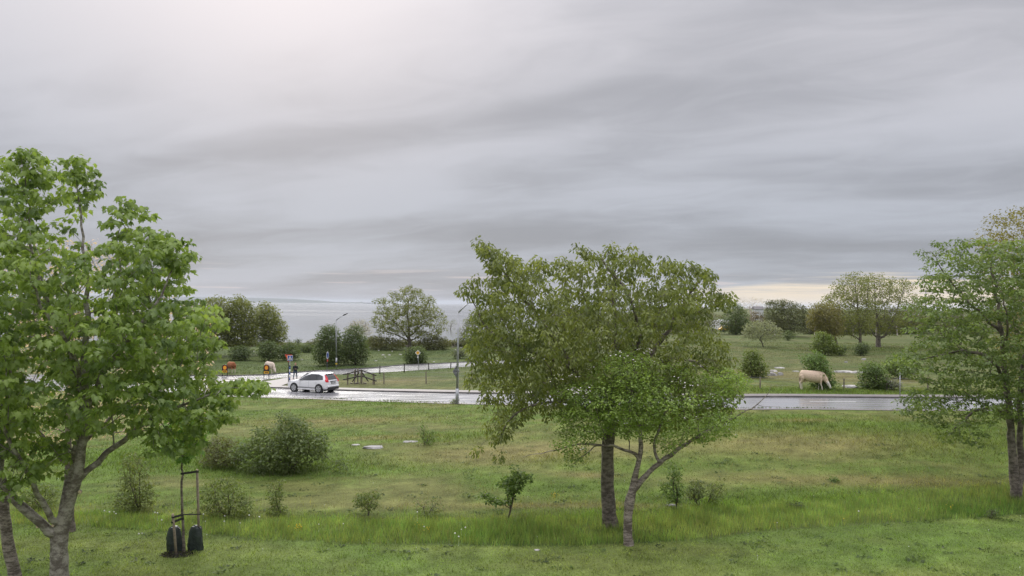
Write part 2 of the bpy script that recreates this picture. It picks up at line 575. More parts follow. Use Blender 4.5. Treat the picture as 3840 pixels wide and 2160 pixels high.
def densify(line, step=1.0):
    line = np.asarray(line, float)
    outp = []
    for a, b in zip(line[:-1], line[1:]):
        n = max(1, int(np.linalg.norm(b - a) / step))
        for i in range(n):
            outp.append(a + (b - a) * i / n)
    outp.append(line[-1])
    return np.array(outp)

def chaikin(line, n=2):
    line = np.asarray(line, float)
    for _ in range(n):
        q = [line[0]]
        for a, b in zip(line[:-1], line[1:]):
            q += [a * 0.75 + b * 0.25, a * 0.25 + b * 0.75]
        q.append(line[-1])
        line = np.array(q)
    return line

tag(sheet('road', road_w, M['asphalt'], 0.02), kind='structure')

def ribbon(name, line, w, mat, dz, h=0.0, parent=None):
    """raised strip along a line in plan: width w to the left of its course, height h"""
    line = chaikin(densify(line, 1.2), 1)
    d = np.gradient(line[:, :2], axis=0)
    d /= np.linalg.norm(d, axis=1)[:, None]
    nrm = np.stack([-d[:, 1], d[:, 0]], -1)
    a, b = line[:, :2], line[:, :2] + nrm * w
    za, zb = H(a[:, 0], a[:, 1]) + dz, H(b[:, 0], b[:, 1]) + dz
    n = len(line)
    if h:
        V = np.concatenate([np.c_[a, za - 0.05], np.c_[a, za + h], np.c_[b, zb + h], np.c_[b, zb - 0.05]])
        rows = 4
    else:
        V = np.concatenate([np.c_[a, za], np.c_[b, zb]])
        rows = 2
    i = np.arange(n - 1)
    F = np.concatenate([np.stack([i + r * n, i + 1 + r * n, i + 1 + (r + 1) * n, i + (r + 1) * n], -1) for r in range(rows - 1)])
    o = npmesh(name, V, F, mat, parent)
    return o

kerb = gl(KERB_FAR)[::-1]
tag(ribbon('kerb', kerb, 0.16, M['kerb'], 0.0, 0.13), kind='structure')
off = np.gradient(kerb[:, :2], axis=0); off /= np.linalg.norm(off, axis=1)[:, None]
path_line = kerb.copy(); path_line[:, :2] += np.stack([-off[:, 1], off[:, 0]], -1) * 0.165
tag(ribbon('footpath', path_line, 1.75, M['path'], 0.10), kind='structure')
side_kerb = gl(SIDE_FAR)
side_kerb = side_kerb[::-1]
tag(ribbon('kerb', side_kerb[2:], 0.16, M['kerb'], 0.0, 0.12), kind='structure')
nk = gl(ROAD_NEAR)
tag(ribbon('gutter_strip', nk[:, :], -0.55, M['path'], 0.028), kind='structure')
tag(sheet('footpath', gl([(1003, 1455.5), (986, 1446), (978, 1436), (1000, 1431), (1040, 1425), (1076, 1417.5), (1150, 1412), (1215, 1408), (1135, 1424), (1098, 1434), (1060, 1446), (1040, 1456)]), M['path'], 0.06, 1.2), kind='structure')
island = gl([(982, 1430.5), (1000, 1424), (1030, 1420.5), (1070, 1416.5), (1062, 1419.5), (1035, 1424.5), (1008, 1429)])

# centre line dashes and edge marks
ml = kerb.copy(); ml[:, :2] -= np.stack([-off[:, 1], off[:, 0]], -1) * 2.75
ml = densify(ml, 0.4)
s = np.concatenate([[0], np.cumsum(np.linalg.norm(np.diff(ml[:, :2], axis=0), axis=1))])
anchor = np.interp(ground(3035, 1506)[0], ml[:, 0], s)
q = anchor - 12.0 * 6
while q < s[-1] - 4:
    if q > 1:
        tt = np.linspace(q, q + 3.4, 8)
        seg = np.stack([np.interp(tt, s, ml[:, 0]), np.interp(tt, s, ml[:, 1]), 0 * tt], -1)
        tag(ribbon('road_marking', seg, 0.13, M['line'], 0.026), kind='structure')
    q += 12.0
def dash(a, b, wd=0.14):
    tag(ribbon('road_marking', np.array([ground(*a), ground(*b)]), wd, M['line'], 0.026), kind='structure')
dash((1028, 1414), (1060, 1413)); dash((905, 1421), (960, 1418)); dash((1120, 1409.5), (1150, 1408)); dash((870, 1448), (930, 1449)); dash((1010, 1410.5), (1070, 1407)); dash((985, 1460), (1012, 1461)); dash((1200, 1401), (1240, 1399))

# tufts of weed in the joint at the edge of the road are part of the turf stuff below

# ---------------- sea and far shore
mt, g, out = mat_base('sea_water')
p = g.n('ShaderNodeBsdfPrincipled')
p.inputs['Base Color'].default_value = (0.05, 0.065, 0.075, 1)
p.inputs['Specular IOR Level'].default_value = 0.6
c = g.n('ShaderNodeTexCoord')
mp = g.n('ShaderNodeMapping'); mp.inputs['Scale'].default_value = (0.0006, 0.006, 1)
g.link(c.outputs['Object'], mp.inputs[0])
n1 = g.noise(mp.outputs[0], 1.0, 5, 0.6)
g.link(g.ramp(n1, 0.35, 0.65, 0.05, 0.12), p.inputs['Roughness'])
n2 = g.noise(c.outputs['Object'], 0.35, 4, 0.6)
bp = g.n('ShaderNodeBump'); bp.inputs['Distance'].default_value = 0.04; bp.inputs['Strength'].default_value = 0.12
g.link(n2, bp.inputs['Height']); g.link(bp.outputs[0], p.inputs['Normal'])
g.link(p.outputs[0], out.inputs[0])
tag(npmesh('sea', [(-32000, 120, -3), (32000, 120, -3), (32000, 30000, -3), (-32000, 30000, -3)], [(0, 1, 2, 3)], mt), kind='structure')

M['far_land'] = plain('far_land', (0.05, 0.065, 0.05), 0.95)
def far_land(pts, Y, depth):
    V, n = [], len(pts)
    for px, hpx in pts:
        x = (px - CX) / FPX * Y
        hz = hpx / FPX * Y
        V += [(x, Y, -4), (x, Y + depth * .3, hz * .8 + 2), (x, Y + depth * .6, hz + 2), (x, Y + depth, -4)]
    F = [(4 * i + r, 4 * i + 4 + r, 4 * i + 5 + r, 4 * i + 1 + r) for i in range(n - 1) for r in range(3)]
    return tag(npmesh('far_coast', V, F, M['far_land'], smooth=True), kind='structure')
far_land([(-900, 14), (-300, 17), (200, 20), (500, 19), (760, 17), (880, 17), (960, 15.5), (1030, 14), (1100, 10.5), (1150, 8), (1180, 5), (1200, 3.5), (1240, 3), (1300, 2.5), (1360, 1.5)], 11000, 1600)
far_land([(1318, 1.0), (1332, 3.2), (1342, 3.0), (1350, 5.0), (1354, 3.2), (1372, 1)], 12500, 300)
# ------------------------------------------------------------------ vegetation
def unit(a):
    return a / np.maximum(np.linalg.norm(a, axis=-1, keepdims=True), 1e-9)

def _leaf(outline, fold, droop, hub=0.38):
    """leaf blade as a fan: (u along, v across) half outline, mirrored"""
    half = list(outline)
    full = half + [(u_, -v_) for u_, v_ in half[-2:0:-1]]
    V = [(hub, 0, 0)] + [(u_, v_, -fold * abs(v_) - droop * u_ * u_) for u_, v_ in full]
    n = len(full)
    return np.array(V), np.array([(0, i + 1, (i + 1) % n + 1) for i in range(n)])

LEAF = {
    'maple': _leaf([(0, 0), (-.06, .26), (.12, .24), (.20, .54), (.40, .26), (.56, .36), (.66, .15), (1.02, 0)], .35, .28),
    'oval': (np.array([(0, 0, 0), (.35, .21, -.05), (.75, .17, -.12), (1, 0, -.2), (.75, -.17, -.12), (.35, -.21, -.05)]), np.array([(0, 1, 2), (0, 2, 3), (0, 3, 4), (0, 4, 5)])),
    'lobe': (np.array([(0, 0, 0), (.35, .36, -.05), (1, .12, -.12), (1, -.12, -.12), (.35, -.36, -.05)]), np.array([(0, 1, 2), (0, 2, 3), (0, 3, 4)])),
    'far': (np.array([(0, 0, 0), (.5, .36, -.1), (1, 0, -.15), (.5, -.36, -.1)]), np.array([(0, 1, 2), (0, 2, 3)])),
}

def leaves(name, P, size, kind, cols, parent, origin, centre=None, droop=0.4, tilt=0.6, mat='leaf', sizevar=0.3):
    n = len(P)
    T, TF = LEAF[kind]
    az = rng.uniform(0, 2 * np.pi, n)
    ax = np.stack([np.cos(az), np.sin(az), np.zeros(n)], -1)
    if centre is not None:
        o = unit(P - centre); o[:, 2] *= 0.3
        ax = unit(ax * 0.8 + o)
    ax[:, 2] -= droop * rng.uniform(0.2, 1.8, n)
    ax = unit(ax)
    nr = np.stack([rng.normal(0, tilt, n), rng.normal(0, tilt, n), np.ones(n)], -1)
    nr = unit(nr - ax * (nr * ax).sum(-1, keepdims=True))
    sd_ = np.cross(nr, ax)
    s = size * (1 + sizevar * rng.uniform(-1, 1, n))
    V = P[:, None, :] + s[:, None, None] * (T[None, :, 0, None] * ax[:, None, :] + T[None, :, 1, None] * sd_[:, None, :] + T[None, :, 2, None] * nr[:, None, :])
    Fc = TF[None] + (np.arange(n) * len(T))[:, None, None]
    col = np.repeat(cols, len(T), axis=0)
    return npmesh(name, V.reshape(-1, 3), Fc.reshape(-1, 3), M[mat], parent, origin, col)

def tubes(name, chains, pos, rad, mat, parent, origin):
    VV, FF, base = [], [], 0
    for ch in chains:
        p = pos[ch]; r = rad[ch]
        big_ = r.max()
        n = 10 if big_ > 0.10 else (6 if big_ > 0.03 else 4 if big_ > 0.012 else 3)
        d = unit(np.gradient(p, axis=0)) if len(p) > 1 else None
        if d is None:
            continue
        ref = np.array([1.0, 0.13, 0.07])
        ref = np.where(np.abs(d[0] @ ref) > 0.9, np.array([0.1, 1.0, 0]), ref)
        a_ = unit(ref - d * (d @ ref)[:, None])
        b_ = np.cross(d, a_)
        t = np.arange(n) * 2 * np.pi / n
        lump = 1 + (0.07 if big_ > 0.08 else 0.0) * rng.normal(0, 1, (len(p), n))
        ring = p[:, None, :] + (r[:, None] * lump)[..., None] * (np.cos(t)[None, :, None] * a_[:, None, :] + np.sin(t)[None, :, None] * b_[:, None, :])
        VV.append(ring.reshape(-1, 3))
        i = np.arange(len(p) - 1)[:, None] * n
        k_ = np.arange(n)[None]
        k2 = (k_ + 1) % n
        FF.append(np.stack([i + k_, i + k2, i + n + k2, i + n + k_], -1).reshape(-1, 4) + base)
        base += len(p) * n
    return npmesh(name, np.concatenate(VV), np.concatenate(FF), mat, parent, origin, smooth=True)

def grow(limbs, targets, seg, alpha, zmin, r0, gamma=2.3, wob=0.10):
    """branches from given limbs to the target points: each target joins the node that is near and close to the root"""
    pos, par, path, rmin = [], [], [], []
    for li, lb in enumerate(limbs):
        pts = np.array([q[:3] for q in lb]); rr = np.array([q[3] for q in lb])
        L = np.concatenate([[0], np.cumsum(np.linalg.norm(np.diff(pts, axis=0), axis=1))])
        n = max(2, int(L[-1] / seg) + 1)
        t = np.linspace(0, L[-1], n)
        sm = np.stack([np.interp(t, L, pts[:, k_]) for k_ in range(3)], -1)
        for _ in range(2):
            sm[1:-1] = 0.5 * sm[1:-1] + 0.25 * (sm[:-2] + sm[2:])
        jit = rng.normal(0, 0.10 * seg, sm.shape); jit[0] = 0
        if li == 0:
            jit[: n // 2] *= 0.3
        sm = sm + jit
        rs = np.interp(t, L, rr)
        if li == 0:
            prev = -1; st = 0
        else:
            A = np.array(pos)
            prev = int(np.argmin(np.linalg.norm(A - sm[0], axis=1))); st = 1
        for i in range(st, n):
            pos.append(sm[i]); par.append(prev); rmin.append(rs[i])
            path.append(0 if prev < 0 else path[prev] + np.linalg.norm(sm[i] - pos[prev]))
            prev = len(pos) - 1
    T = np.asarray(targets)
    n = len(T)
    best = np.full(n, 1e9); bi = np.zeros(n, int)
    def upd(ids):
        nonlocal best, bi
        for k_ in ids:
            if pos[k_][2] < zmin:
                continue
            d_ = np.linalg.norm(T - pos[k_], axis=1) + alpha * path[k_]
            mk = d_ < best
            best[mk] = d_[mk]; bi[mk] = k_
    upd(range(len(pos)))
    done = np.zeros(n, bool)
    tips = np.zeros(n, int)
    for _ in range(n):
        c_ = np.where(done, 1e18, best)
        j = int(np.argmin(c_))
        done[j] = True
        a_, b_ = pos[bi[j]], T[j]
        Ln = np.linalg.norm(b_ - a_)
        k_ = max(1, int(Ln / seg))
        prev = int(bi[j]); new = []
        side = rng.normal(0, wob * Ln, 3)
        for q_ in range(1, k_ + 1):
            f_ = q_ / k_
            pt = a_ + (b_ - a_) * f_ + side * (f_ * (1 - f_)) * 1.6
            pos.append(pt); par.append(prev); rmin.append(0)
            path.append(path[prev] + Ln / k_)
            prev = len(pos) - 1
            new.append(prev)
        tips[j] = prev
        upd(new)
    pos = np.array(pos); par = np.array(par); N = len(pos)
    acc = np.zeros(N)
    nch = np.bincount(par[par >= 0], minlength=N)
    acc[nch == 0] = r0 ** gamma
    for i in range(N - 1, 0, -1):
        if par[i] >= 0:
            acc[par[i]] += acc[i]
    rad = np.maximum(acc ** (1 / gamma), np.array(rmin))
    kids = [[] for _ in range(N)]
    for i in range(N):
        if par[i] >= 0:
            kids[par[i]].append(i)
    chains, stack = [], [(0, None)]
    while stack:
        s_, pr = stack.pop()
        ch = [s_] if pr is None else [pr, s_]
        cur = s_
        while kids[cur]:
            ks = sorted(kids[cur], key=lambda q_: -rad[q_])
            for o_ in ks[1:]:
                stack.append((o_, cur))
            cur = ks[0]
            ch.append(cur)
        chains.append(np.array(ch))
    crad = rad.copy()
    return pos, crad, chains, tips

def chain_radii_fix(chains, rad):
    return rad

def fill(poly, Y0, depth, n, mind, gapseed=None, gap=0.0, gscale=1.0, inset=0.0):
    """points through the volume whose outline against the camera is poly (photograph pixels) at distance Y0"""
    poly = np.asarray(poly, float)
    lo, hi = poly.min(0), poly.max(0)
    acc = []
    A = np.zeros((0, 3))
    tries = 0
    while len(A) < n and tries < 40:
        tries += 1
        k_ = n * 2
        qx, qy = rng.uniform(lo[0], hi[0], k_), rng.uniform(lo[1], hi[1], k_)
        mk = inside(qx, qy, poly)
        qx, qy = qx[mk], qy[mk]
        if not len(qx):
            continue
        dm = polydist(qx, qy, poly) / ppm(Y0)
        mk = dm > inset * np.minimum(1.0, 0.35 + rng.uniform(0, 1, len(dm)))
        qx, qy, dm = qx[mk], qy[mk], dm[mk]
        f_ = 1 - np.clip(dm / depth, 0, 1)
        half = depth * np.sqrt(1 - f_ * f_)
        u_ = rng.uniform(-1, 1, len(qx))
        off_ = half * np.sign(u_) * np.abs(u_) ** 0.7
        C = np.array([at(a_, b_, Y0) for a_, b_ in zip(qx, qy)])
        C[:, 1] += off_
        if gap > 0:
            nz = fbm(C[:, 0] / gscale + C[:, 1] * 0.37 / gscale, C[:, 2] / gscale + C[:, 1] * 0.61 / gscale, gapseed or 1, 2)
            C = C[nz > gap]
        for c_ in C:
            if len(A) >= n:
                break
            if len(A) == 0 or np.min(np.sum((A - c_) ** 2, axis=1)) > mind * mind:
                A = np.concatenate([A, c_[None]])
    return A

def ell(cx, cy, rx, ry, lump=0.13, n=22, flat=True, seed=None):
    rg = np.random.default_rng(int(cx * 7 + cy) if seed is None else seed)
    t = np.linspace(0, 2 * np.pi, n, endpoint=False)
    r = 1 + lump * rg.uniform(-1, 1, n) + 0.5 * lump * rg.uniform(-1, 1, n)
    x = cx + rx * r * np.cos(t)
    y = cy - ry * r * np.sin(t)
    if flat:
        y = np.minimum(y, cy + ry * 0.82)
    return np.stack([x, y], -1)

def plant(name, label, cat, base_px, poly, depth, n, per, lsize, kind, cA, cB, limbs=None, bark='twig', spread=0.3, flat=0.7, mind=None,
          seg=0.35, alpha=0.35, zfrac=0.25, r0=0.006, droop=0.4, tilt=0.6, gap=0.0, gscale=1.2, group=None, stems=1, dY=0.0, wob=0.1, parts=('trunk', 'crown'), clumpvar=0.35, extra=None, gain=None):
    base = ground(*base_px)
    Y0 = base[1] + dY
    s_ = ppm(Y0)
    poly = np.asarray(poly, float)
    if mind is None:
        area = 0.5 * abs(np.dot(poly[:, 0], np.roll(poly[:, 1], 1)) - np.dot(poly[:, 1], np.roll(poly[:, 0], 1))) / s_ ** 2
        mind = 0.75 * (area * depth * 1.2 / n) ** (1 / 3)
    T = fill(poly, Y0, depth, n, mind, int(base_px[0]), gap, gscale, 0.4 * spread)
    if extra is not None:
        E = []
        for q in extra:
            e_ = at(q[0], q[1], Y0); e_[1] += q[2] if len(q) > 2 else rng.normal(0, .25)
            E.append(e_)
        T = np.concatenate([T, np.array(E)])
    T[:, 2] = np.maximum(T[:, 2], H(T[:, 0], T[:, 1]) + 0.04)
    root = thing(name, label, cat, tuple(base), 0, group)
    L = []
    if limbs:
        for li, lb in enumerate(limbs):
            q = []
            for pnt in lb:
                px, py, r_ = pnt[:3]
                ddy = pnt[3] if len(pnt) > 3 else 0
                P_ = at(px, py, Y0); P_[1] += ddy
                q.append((*P_, r_))
            if li == 0:
                q[0] = (base[0], base[1], base[2] - 0.15, q[0][3])
            L.append(q)
    else:
        cz = T.mean(0); top = T[:, 2].max()
        hgt = top - base[2]
        rb = max(0.02, 0.03 * hgt) / math.sqrt(stems)
        for k_ in range(stems):
            e = T[rng.integers(len(T))] * 0.5 + cz * 0.5 if stems > 1 else np.array([cz[0], cz[1], cz[2]])
            b0 = base + np.array([rng.normal(0, 0.10) * (stems > 1), rng.normal(0, 0.10) * (stems > 1), -0.1])
            mid_ = b0 * 0.5 + e * 0.5; mid_[:2] = b0[:2] * 0.7 + e[:2] * 0.3
            if k_ == 0:
                L.append([(*b0, rb), (*mid_, rb * 0.75), (*e, rb * 0.4)])
            else:
                L.append([(*(base + np.array([0, 0, -0.1])), rb), (*mid_, rb * 0.75), (*e, rb * 0.4)])
    zlo = base[2] + zfrac * (np.median(T[:, 2]) - base[2])
    pos, rad, chains, tips = grow(L, T, seg, alpha, zlo, r0, wob=wob)
    for ch in chains:            # a side branch leaves its parent with its own thickness
        pass
    VV = []
    rads = rad
    # chains share their first node with the parent limb: use the child's radius there
    ext_pos, ext_rad, new_ch = [pos], [rads], []
    cnt = len(pos)
    for ci, ch in enumerate(chains):
        if ci == 0 or len(ch) < 2:
            new_ch.append(ch); continue
        ext_pos.append(pos[ch[0]][None]); ext_rad.append(np.array([min(rads[ch[0]], rads[ch[1]] * 1.15)]))
        new_ch.append(np.concatenate([[cnt], ch[1:]])); cnt += 1
    tubes(parts[0], new_ch, np.concatenate(ext_pos), np.concatenate(ext_rad), M[bark], root, base)
    # leaves round the tips
    ctr = T.repeat(per, axis=0)
    spr = rng.normal(0, 1, ctr.shape)
    spr = spr / np.maximum(np.linalg.norm(spr, axis=1, keepdims=True), .3) * rng.uniform(0.15, 1, (len(ctr), 1)) ** 0.6 * spread
    spr[:, 2] *= flat
    P_ = ctr + spr
    P_[:, 2] = np.maximum(P_[:, 2], H(P_[:, 0], P_[:, 1]) + 0.03)
    cv = np.clip(rng.normal(0.5, clumpvar, len(T)), 0, 1).repeat(per)
    lv = np.clip(cv * 0.6 + rng.uniform(0, 1, len(P_)) * 0.4, 0, 1)[:, None]
    cols = (np.asarray(cA)[None] * (1 - lv) + np.asarray(cB)[None] * lv) * (gain or LEAF_GAIN)
    leaves(parts[1], P_, lsize, kind, cols, root, base, ctr, droop, tilt)
    return root, T, base

# ---- the nearer trees
LEAF_GAIN = 2.2
MAPLE = [(-380, 900), (-300, 790), (-120, 770), (0, 745), (40, 700), (62, 640), (50, 580), (95, 552), (150, 578), (188, 640), (185, 695), (215, 705), (248, 645), (232, 605), (275, 580), (345, 608), (368, 690), (360, 750), (405, 795),
         (440, 750), (500, 745), (520, 800), (500, 860), (560, 850), (600, 862), (612, 905), (640, 890), (690, 895), (692, 960), (685, 1010), (670, 1035), (722, 1085), (715, 1125), (760, 1130), (828, 1145), (815, 1210), (812, 1285), (800, 1310),
         (775, 1335), (768, 1400), (865, 1420), (960, 1422), (995, 1445), (985, 1478), (930, 1468), (870, 1500), (850, 1545), (835, 1600), (780, 1620), (755, 1680), (700, 1690), (620, 1695), (560, 1640), (500, 1640), (430, 1640), (350, 1600), (270, 1650),
         (260, 1750), (210, 1825), (150, 1805), (60, 1785), (30, 1735), (-60, 1700), (-200, 1650), (-380, 1500)]
MAPLE_LIMBS = [
    [(228, 2285, .33), (226, 2225, .255), (224, 2160, .235), (222, 2050, .22), (224, 1985, .22), (250, 1900, .17), (285, 1820, .15), (308, 1700, .13), (318, 1560, .115), (322, 1450, .1), (325, 1300, .08), (330, 1100, .06), (310, 900, .035), (282, 640, .012)],
    [(222, 1995, .16), (228, 1900, .12, .2), (240, 1800, .10, .4), (245, 1700, .08, .6), (250, 1500, .065, .8), (200, 1300, .05, .6), (130, 1050, .04, .2), (105, 800, .025), (95, 610, .01)],
    [(214, 2025, .16), (185, 1970, .125, -.2), (130, 1900, .115, -.4), (75, 1840, .11, -.5), (40, 1790, .1, -.5), (20, 1650, .085, -.4), (10, 1450, .07, -.2), (-60, 1200, .05), (-100, 900, .02)],
    [(222, 1975, .1), (207, 1900, .08, -.4), (195, 1830, .07, -.7), (180, 1700, .05, -1.2), (150, 1550, .04, -1.8), (120, 1400, .03, -2.2)],
    [(296, 1800, .1), (340, 1740, .085, .3), (400, 1680, .075, .5), (480, 1620, .06, .5), (600, 1550, .045, .2), (750, 1480, .03), (900, 1450, .02), (975, 1455, .008)],
    [(318, 1560, .09), (400, 1420, .07, -.6), (520, 1300, .055, -1.0), (620, 1150, .04, -.6), (650, 1000, .02)],
    [(320, 1500, .07), (360, 1350, .06, -1.0), (330, 1200, .05, -1.8), (300, 1100, .03, -2.2)]]
MAPLE_X = [(95, 562), (112, 590), (80, 600), (132, 602), (70, 640), (150, 632), (100, 650), (122, 690), (62, 692), (160, 682), (100, 720), (140, 740), (280, 592), (300, 612), (260, 642), (330, 642), (345, 682), (290, 672), (312, 712), (350, 722), (272, 722), (300, 760), (490, 755), (475, 790), (510, 782), (450, 822), (440, 780),
           (600, 872), (575, 902), (620, 922), (680, 902), (650, 932), (688, 962), (660, 982), (685, 1000), (640, 900), (60, 1740, -2), (110, 1760, -2), (160, 1770, -2), (200, 1795, -2), (140, 1800, -2), (220, 1750, -1.8), (90, 1778, -1.8), (40, 1700, -2), (180, 1715, -2), (10, 1730, -2), (75, 1710, -1.6), (235, 1700, -1.6),
           (895, 1432), (925, 1440), (955, 1438), (982, 1455), (950, 1465), (875, 1452), (915, 1460), (840, 1460), (700, 1690, .2), (730, 1660, .2), (650, 1690, .2), (780, 1600, .2)]
mroot, mT, mbase = plant('maple_tree', 'large leafy green maple with forked grey trunk at the left edge', 'tree', (228, 2285), MAPLE, 3.3, 980, 22, 0.162, 'maple', (0.052, 0.084, 0.022), (0.165, 0.218, 0.056),
      MAPLE_LIMBS, 'bark_grey', spread=0.32, flat=0.45, alpha=0.3, zfrac=0.55, r0=0.007, droop=1.0, tilt=0.3, gap=0.42, gscale=1.3, seg=0.3, extra=MAPLE_X, gain=2.2, clumpvar=.42)
# sawn-off branch stubs on the maple
M['cut_wood'] = plain('cut_wood', (0.55, 0.44, 0.30), 0.8, 0.25, 20)
for (px, py, r_) in ((160, 1966, .05), (217, 1963, .045), (308, 1840, .05)):
    P_ = at(px, py, mbase[1]) - mbase
    nrm = Vector((0.5 if px > 300 else -0.1, -1, 0.1)).normalized()
    P_ = Vector(P_) + Vector((0, -0.15 if px < 300 else -0.12, 0))
    MB().tube([P_, P_ + nrm * 0.09], [r_ * 1.25, r_], 10).build('branch_stub', M['bark_grey'], mroot)
    MB().tube([P_ + nrm * 0.088, P_ + nrm * 0.096], r_ * 0.92, 10).build('cut_face', M['cut_wood'], mroot)

CHERRY = [(1725, 1085), (1790, 1060), (1835, 1020), (1812, 960), (1792, 910), (1828, 900), (1868, 940), (1930, 958), (1990, 1000), (2008, 968), (2050, 990), (2100, 972), (2150, 985), (2200, 975), (2180, 930), (2168, 920), (2232, 945), (2270, 950), (2290, 915), (2335, 950), (2362, 932), (2410, 970), (2440, 965), (2480, 985), (2500, 970), (2560, 1000), (2580, 985),
          (2645, 1005), (2672, 1050), (2655, 1090), (2700, 1090), (2742, 1112), (2745, 1150), (2690, 1160), (2660, 1200), (2700, 1260), (2735, 1330), (2750, 1430), (2770, 1500), (2720, 1560), (2650, 1560), (2500, 1600), (2350, 1590), (2200, 1550), (2080, 1570), (2010, 1540), (1930, 1590), (1895, 1650), (1860, 1640), (1830, 1580), (1800, 1520),
          (1742, 1430), (1760, 1330), (1745, 1240), (1785, 1150)]
CHERRY_LIMBS = [
    [(2290, 1974, .33), (2284, 1930, .27), (2280, 1850, .245), (2274, 1750, .235), (2282, 1660, .235), (2290, 1570, .21), (2300, 1500, .17), (2320, 1400, .12), (2310, 1250, .08), (2300, 1100, .05), (2310, 950, .015)],
    [(2288, 1575, .15), (2200, 1460, .11, .3), (2110, 1320, .085, .5), (2040, 1220, .07, .4), (1950, 1100, .05), (1880, 1010, .03), (1815, 920, .012)],
    [(2298, 1510, .13), (2400, 1400, .10, .4), (2500, 1270, .075, .6), (2580, 1120, .045, .3), (2640, 1030, .015)],
    [(2286, 1590, .09), (2160, 1500, .06, -.6), (2000, 1500, .045, -1.0), (1900, 1560, .03, -.8), (1870, 1660, .012, -.6)],
    [(2310, 1450, .09), (2390, 1280, .07, -1.0), (2350, 1120, .05, -1.6), (2240, 980, .02, -1.2)],
    [(2150, 1380, .07), (1950, 1300, .05, -.8), (1830, 1240, .035, -.5), (1760, 1110, .015)],
    [(2420, 1380, .07), (2560, 1330, .05, .3), (2680, 1400, .03, .2), (2740, 1480, .012)]]
CHERRY_X = [(1795, 908), (1812, 930), (1830, 925), (1852, 950), (1840, 982), (1880, 962), (1905, 985), (1930, 972), (1725, 1090), (1750, 1082), (1775, 1062), (1792, 1047), (2010, 977), (2030, 988), (2060, 1000), (2100, 977), (2122, 987), (2150, 1000), (2170, 927), (2190, 947), (2212, 962), (2290, 922), (2300, 942), (2280, 952), (2360, 937), (2372, 957),
            (2387, 977), (2422, 964), (2490, 977), (2512, 987), (2550, 997), (2572, 992), (2592, 1002), (2640, 1012), (2655, 1037), (2665, 1072), (2740, 1117), (2716, 1107), (2690, 1102), (2730, 1137), (1795, 1675, -.6), (1870, 1700, -.6), (1850, 1640, -.6), (1830, 1590, -.6), (1820, 945), (1865, 975), (1890, 1000), (1850, 1010), (1920, 1000), (1960, 1000)]
plant('bird_cherry_tree', 'broad olive green tree with thick dark trunk, tallest of the two crossing trunks', 'tree', (2290, 1974), CHERRY, 3.9, 960, 42, 0.15, 'oval', (0.056, 0.074, 0.021), (0.145, 0.165, 0.046),
      CHERRY_LIMBS, 'bark_dark', spread=0.27, flat=0.95, alpha=0.3, zfrac=0.6, r0=0.006, droop=0.9, tilt=0.5, gap=0.40, gscale=1.1, seg=0.3, clumpvar=0.5, extra=CHERRY_X, gain=2.0)

HAW = [(2195, 1400), (2260, 1330), (2340, 1305), (2420, 1315), (2480, 1355), (2560, 1360), (2640, 1390), (2740, 1375), (2825, 1425), (2760, 1470), (2770, 1560), (2735, 1635), (2640, 1655), (2560, 1645), (2500, 1690), (2400, 1650), (2300, 1630), (2200, 1645), (2120, 1735), (2125, 1700), (2045, 1675), (2100, 1600), (2065, 1560), (2150, 1500), (2055, 1465), (2150, 1440)]
HAW_LIMBS = [
    [(2357, 2044, .19), (2356, 1990, .155), (2355, 1920, .15), (2362, 1880, .17), (2372, 1840, .14), (2385, 1770, .095), (2405, 1690, .08), (2400, 1590, .06), (2370, 1480, .04), (2380, 1360, .015)],
    [(2372, 1845, .11), (2420, 1785, .09), (2470, 1735, .085), (2540, 1692, .07), (2600, 1642, .055), (2690, 1600, .035), (2740, 1560, .02)],
    [(2402, 1715, .07), (2360, 1687, .05, -.1), (2310, 1672, .045, -.2), (2240, 1662, .04, -.3), (2180, 1655, .03, -.3), (2080, 1682, .018, -.3), (1960, 1706, .007, -.3)],
    [(2470, 1735, .06), (2450, 1680, .05, .3), (2500, 1560, .04, .5), (2560, 1450, .02, .4)],
    [(2690, 1600, .03), (2760, 1565, .028), (2815, 1532, .022), (2870, 1500, .014), (2898, 1445, .005)],
    [(2830, 1524, .012), (2870, 1524, .008), (2925, 1526, .004)],
    [(2240, 1660, .025), (2190, 1700, .018, -.5), (2130, 1735, .008, -.6)]]
hroot, hT, hbase = plant('hawthorn_tree', 'small crooked hawthorn with fresh green leaves and pale pink blossom before the broad tree', 'tree', (2357, 2044), HAW, 2.0, 620, 36, 0.078, 'lobe', (0.078, 0.118, 0.028), (0.185, 0.245, 0.062),
      HAW_LIMBS, 'bark_ring', spread=0.24, flat=0.8, alpha=0.3, zfrac=0.5, r0=0.005, droop=0.3, tilt=0.8, gap=0.36, gscale=0.8, seg=0.22, extra=[(2560, 1640), (2600, 1648), (2640, 1640), (2680, 1630), (2715, 1618), (2740, 1590), (2620, 1612), (2660, 1590), (2500, 1675), (2700, 1560), (2760, 1550), (2580, 1605), (2540, 1655), (2470, 1650), (2650, 1655), (2600, 1575), (2130, 1728, -.6), (2150, 1710, -.6), (2170, 1700, -.6), (2180, 1680, -.5), (2090, 1672, -.3), (2120, 1665, -.3), (2200, 1650, -.3)])
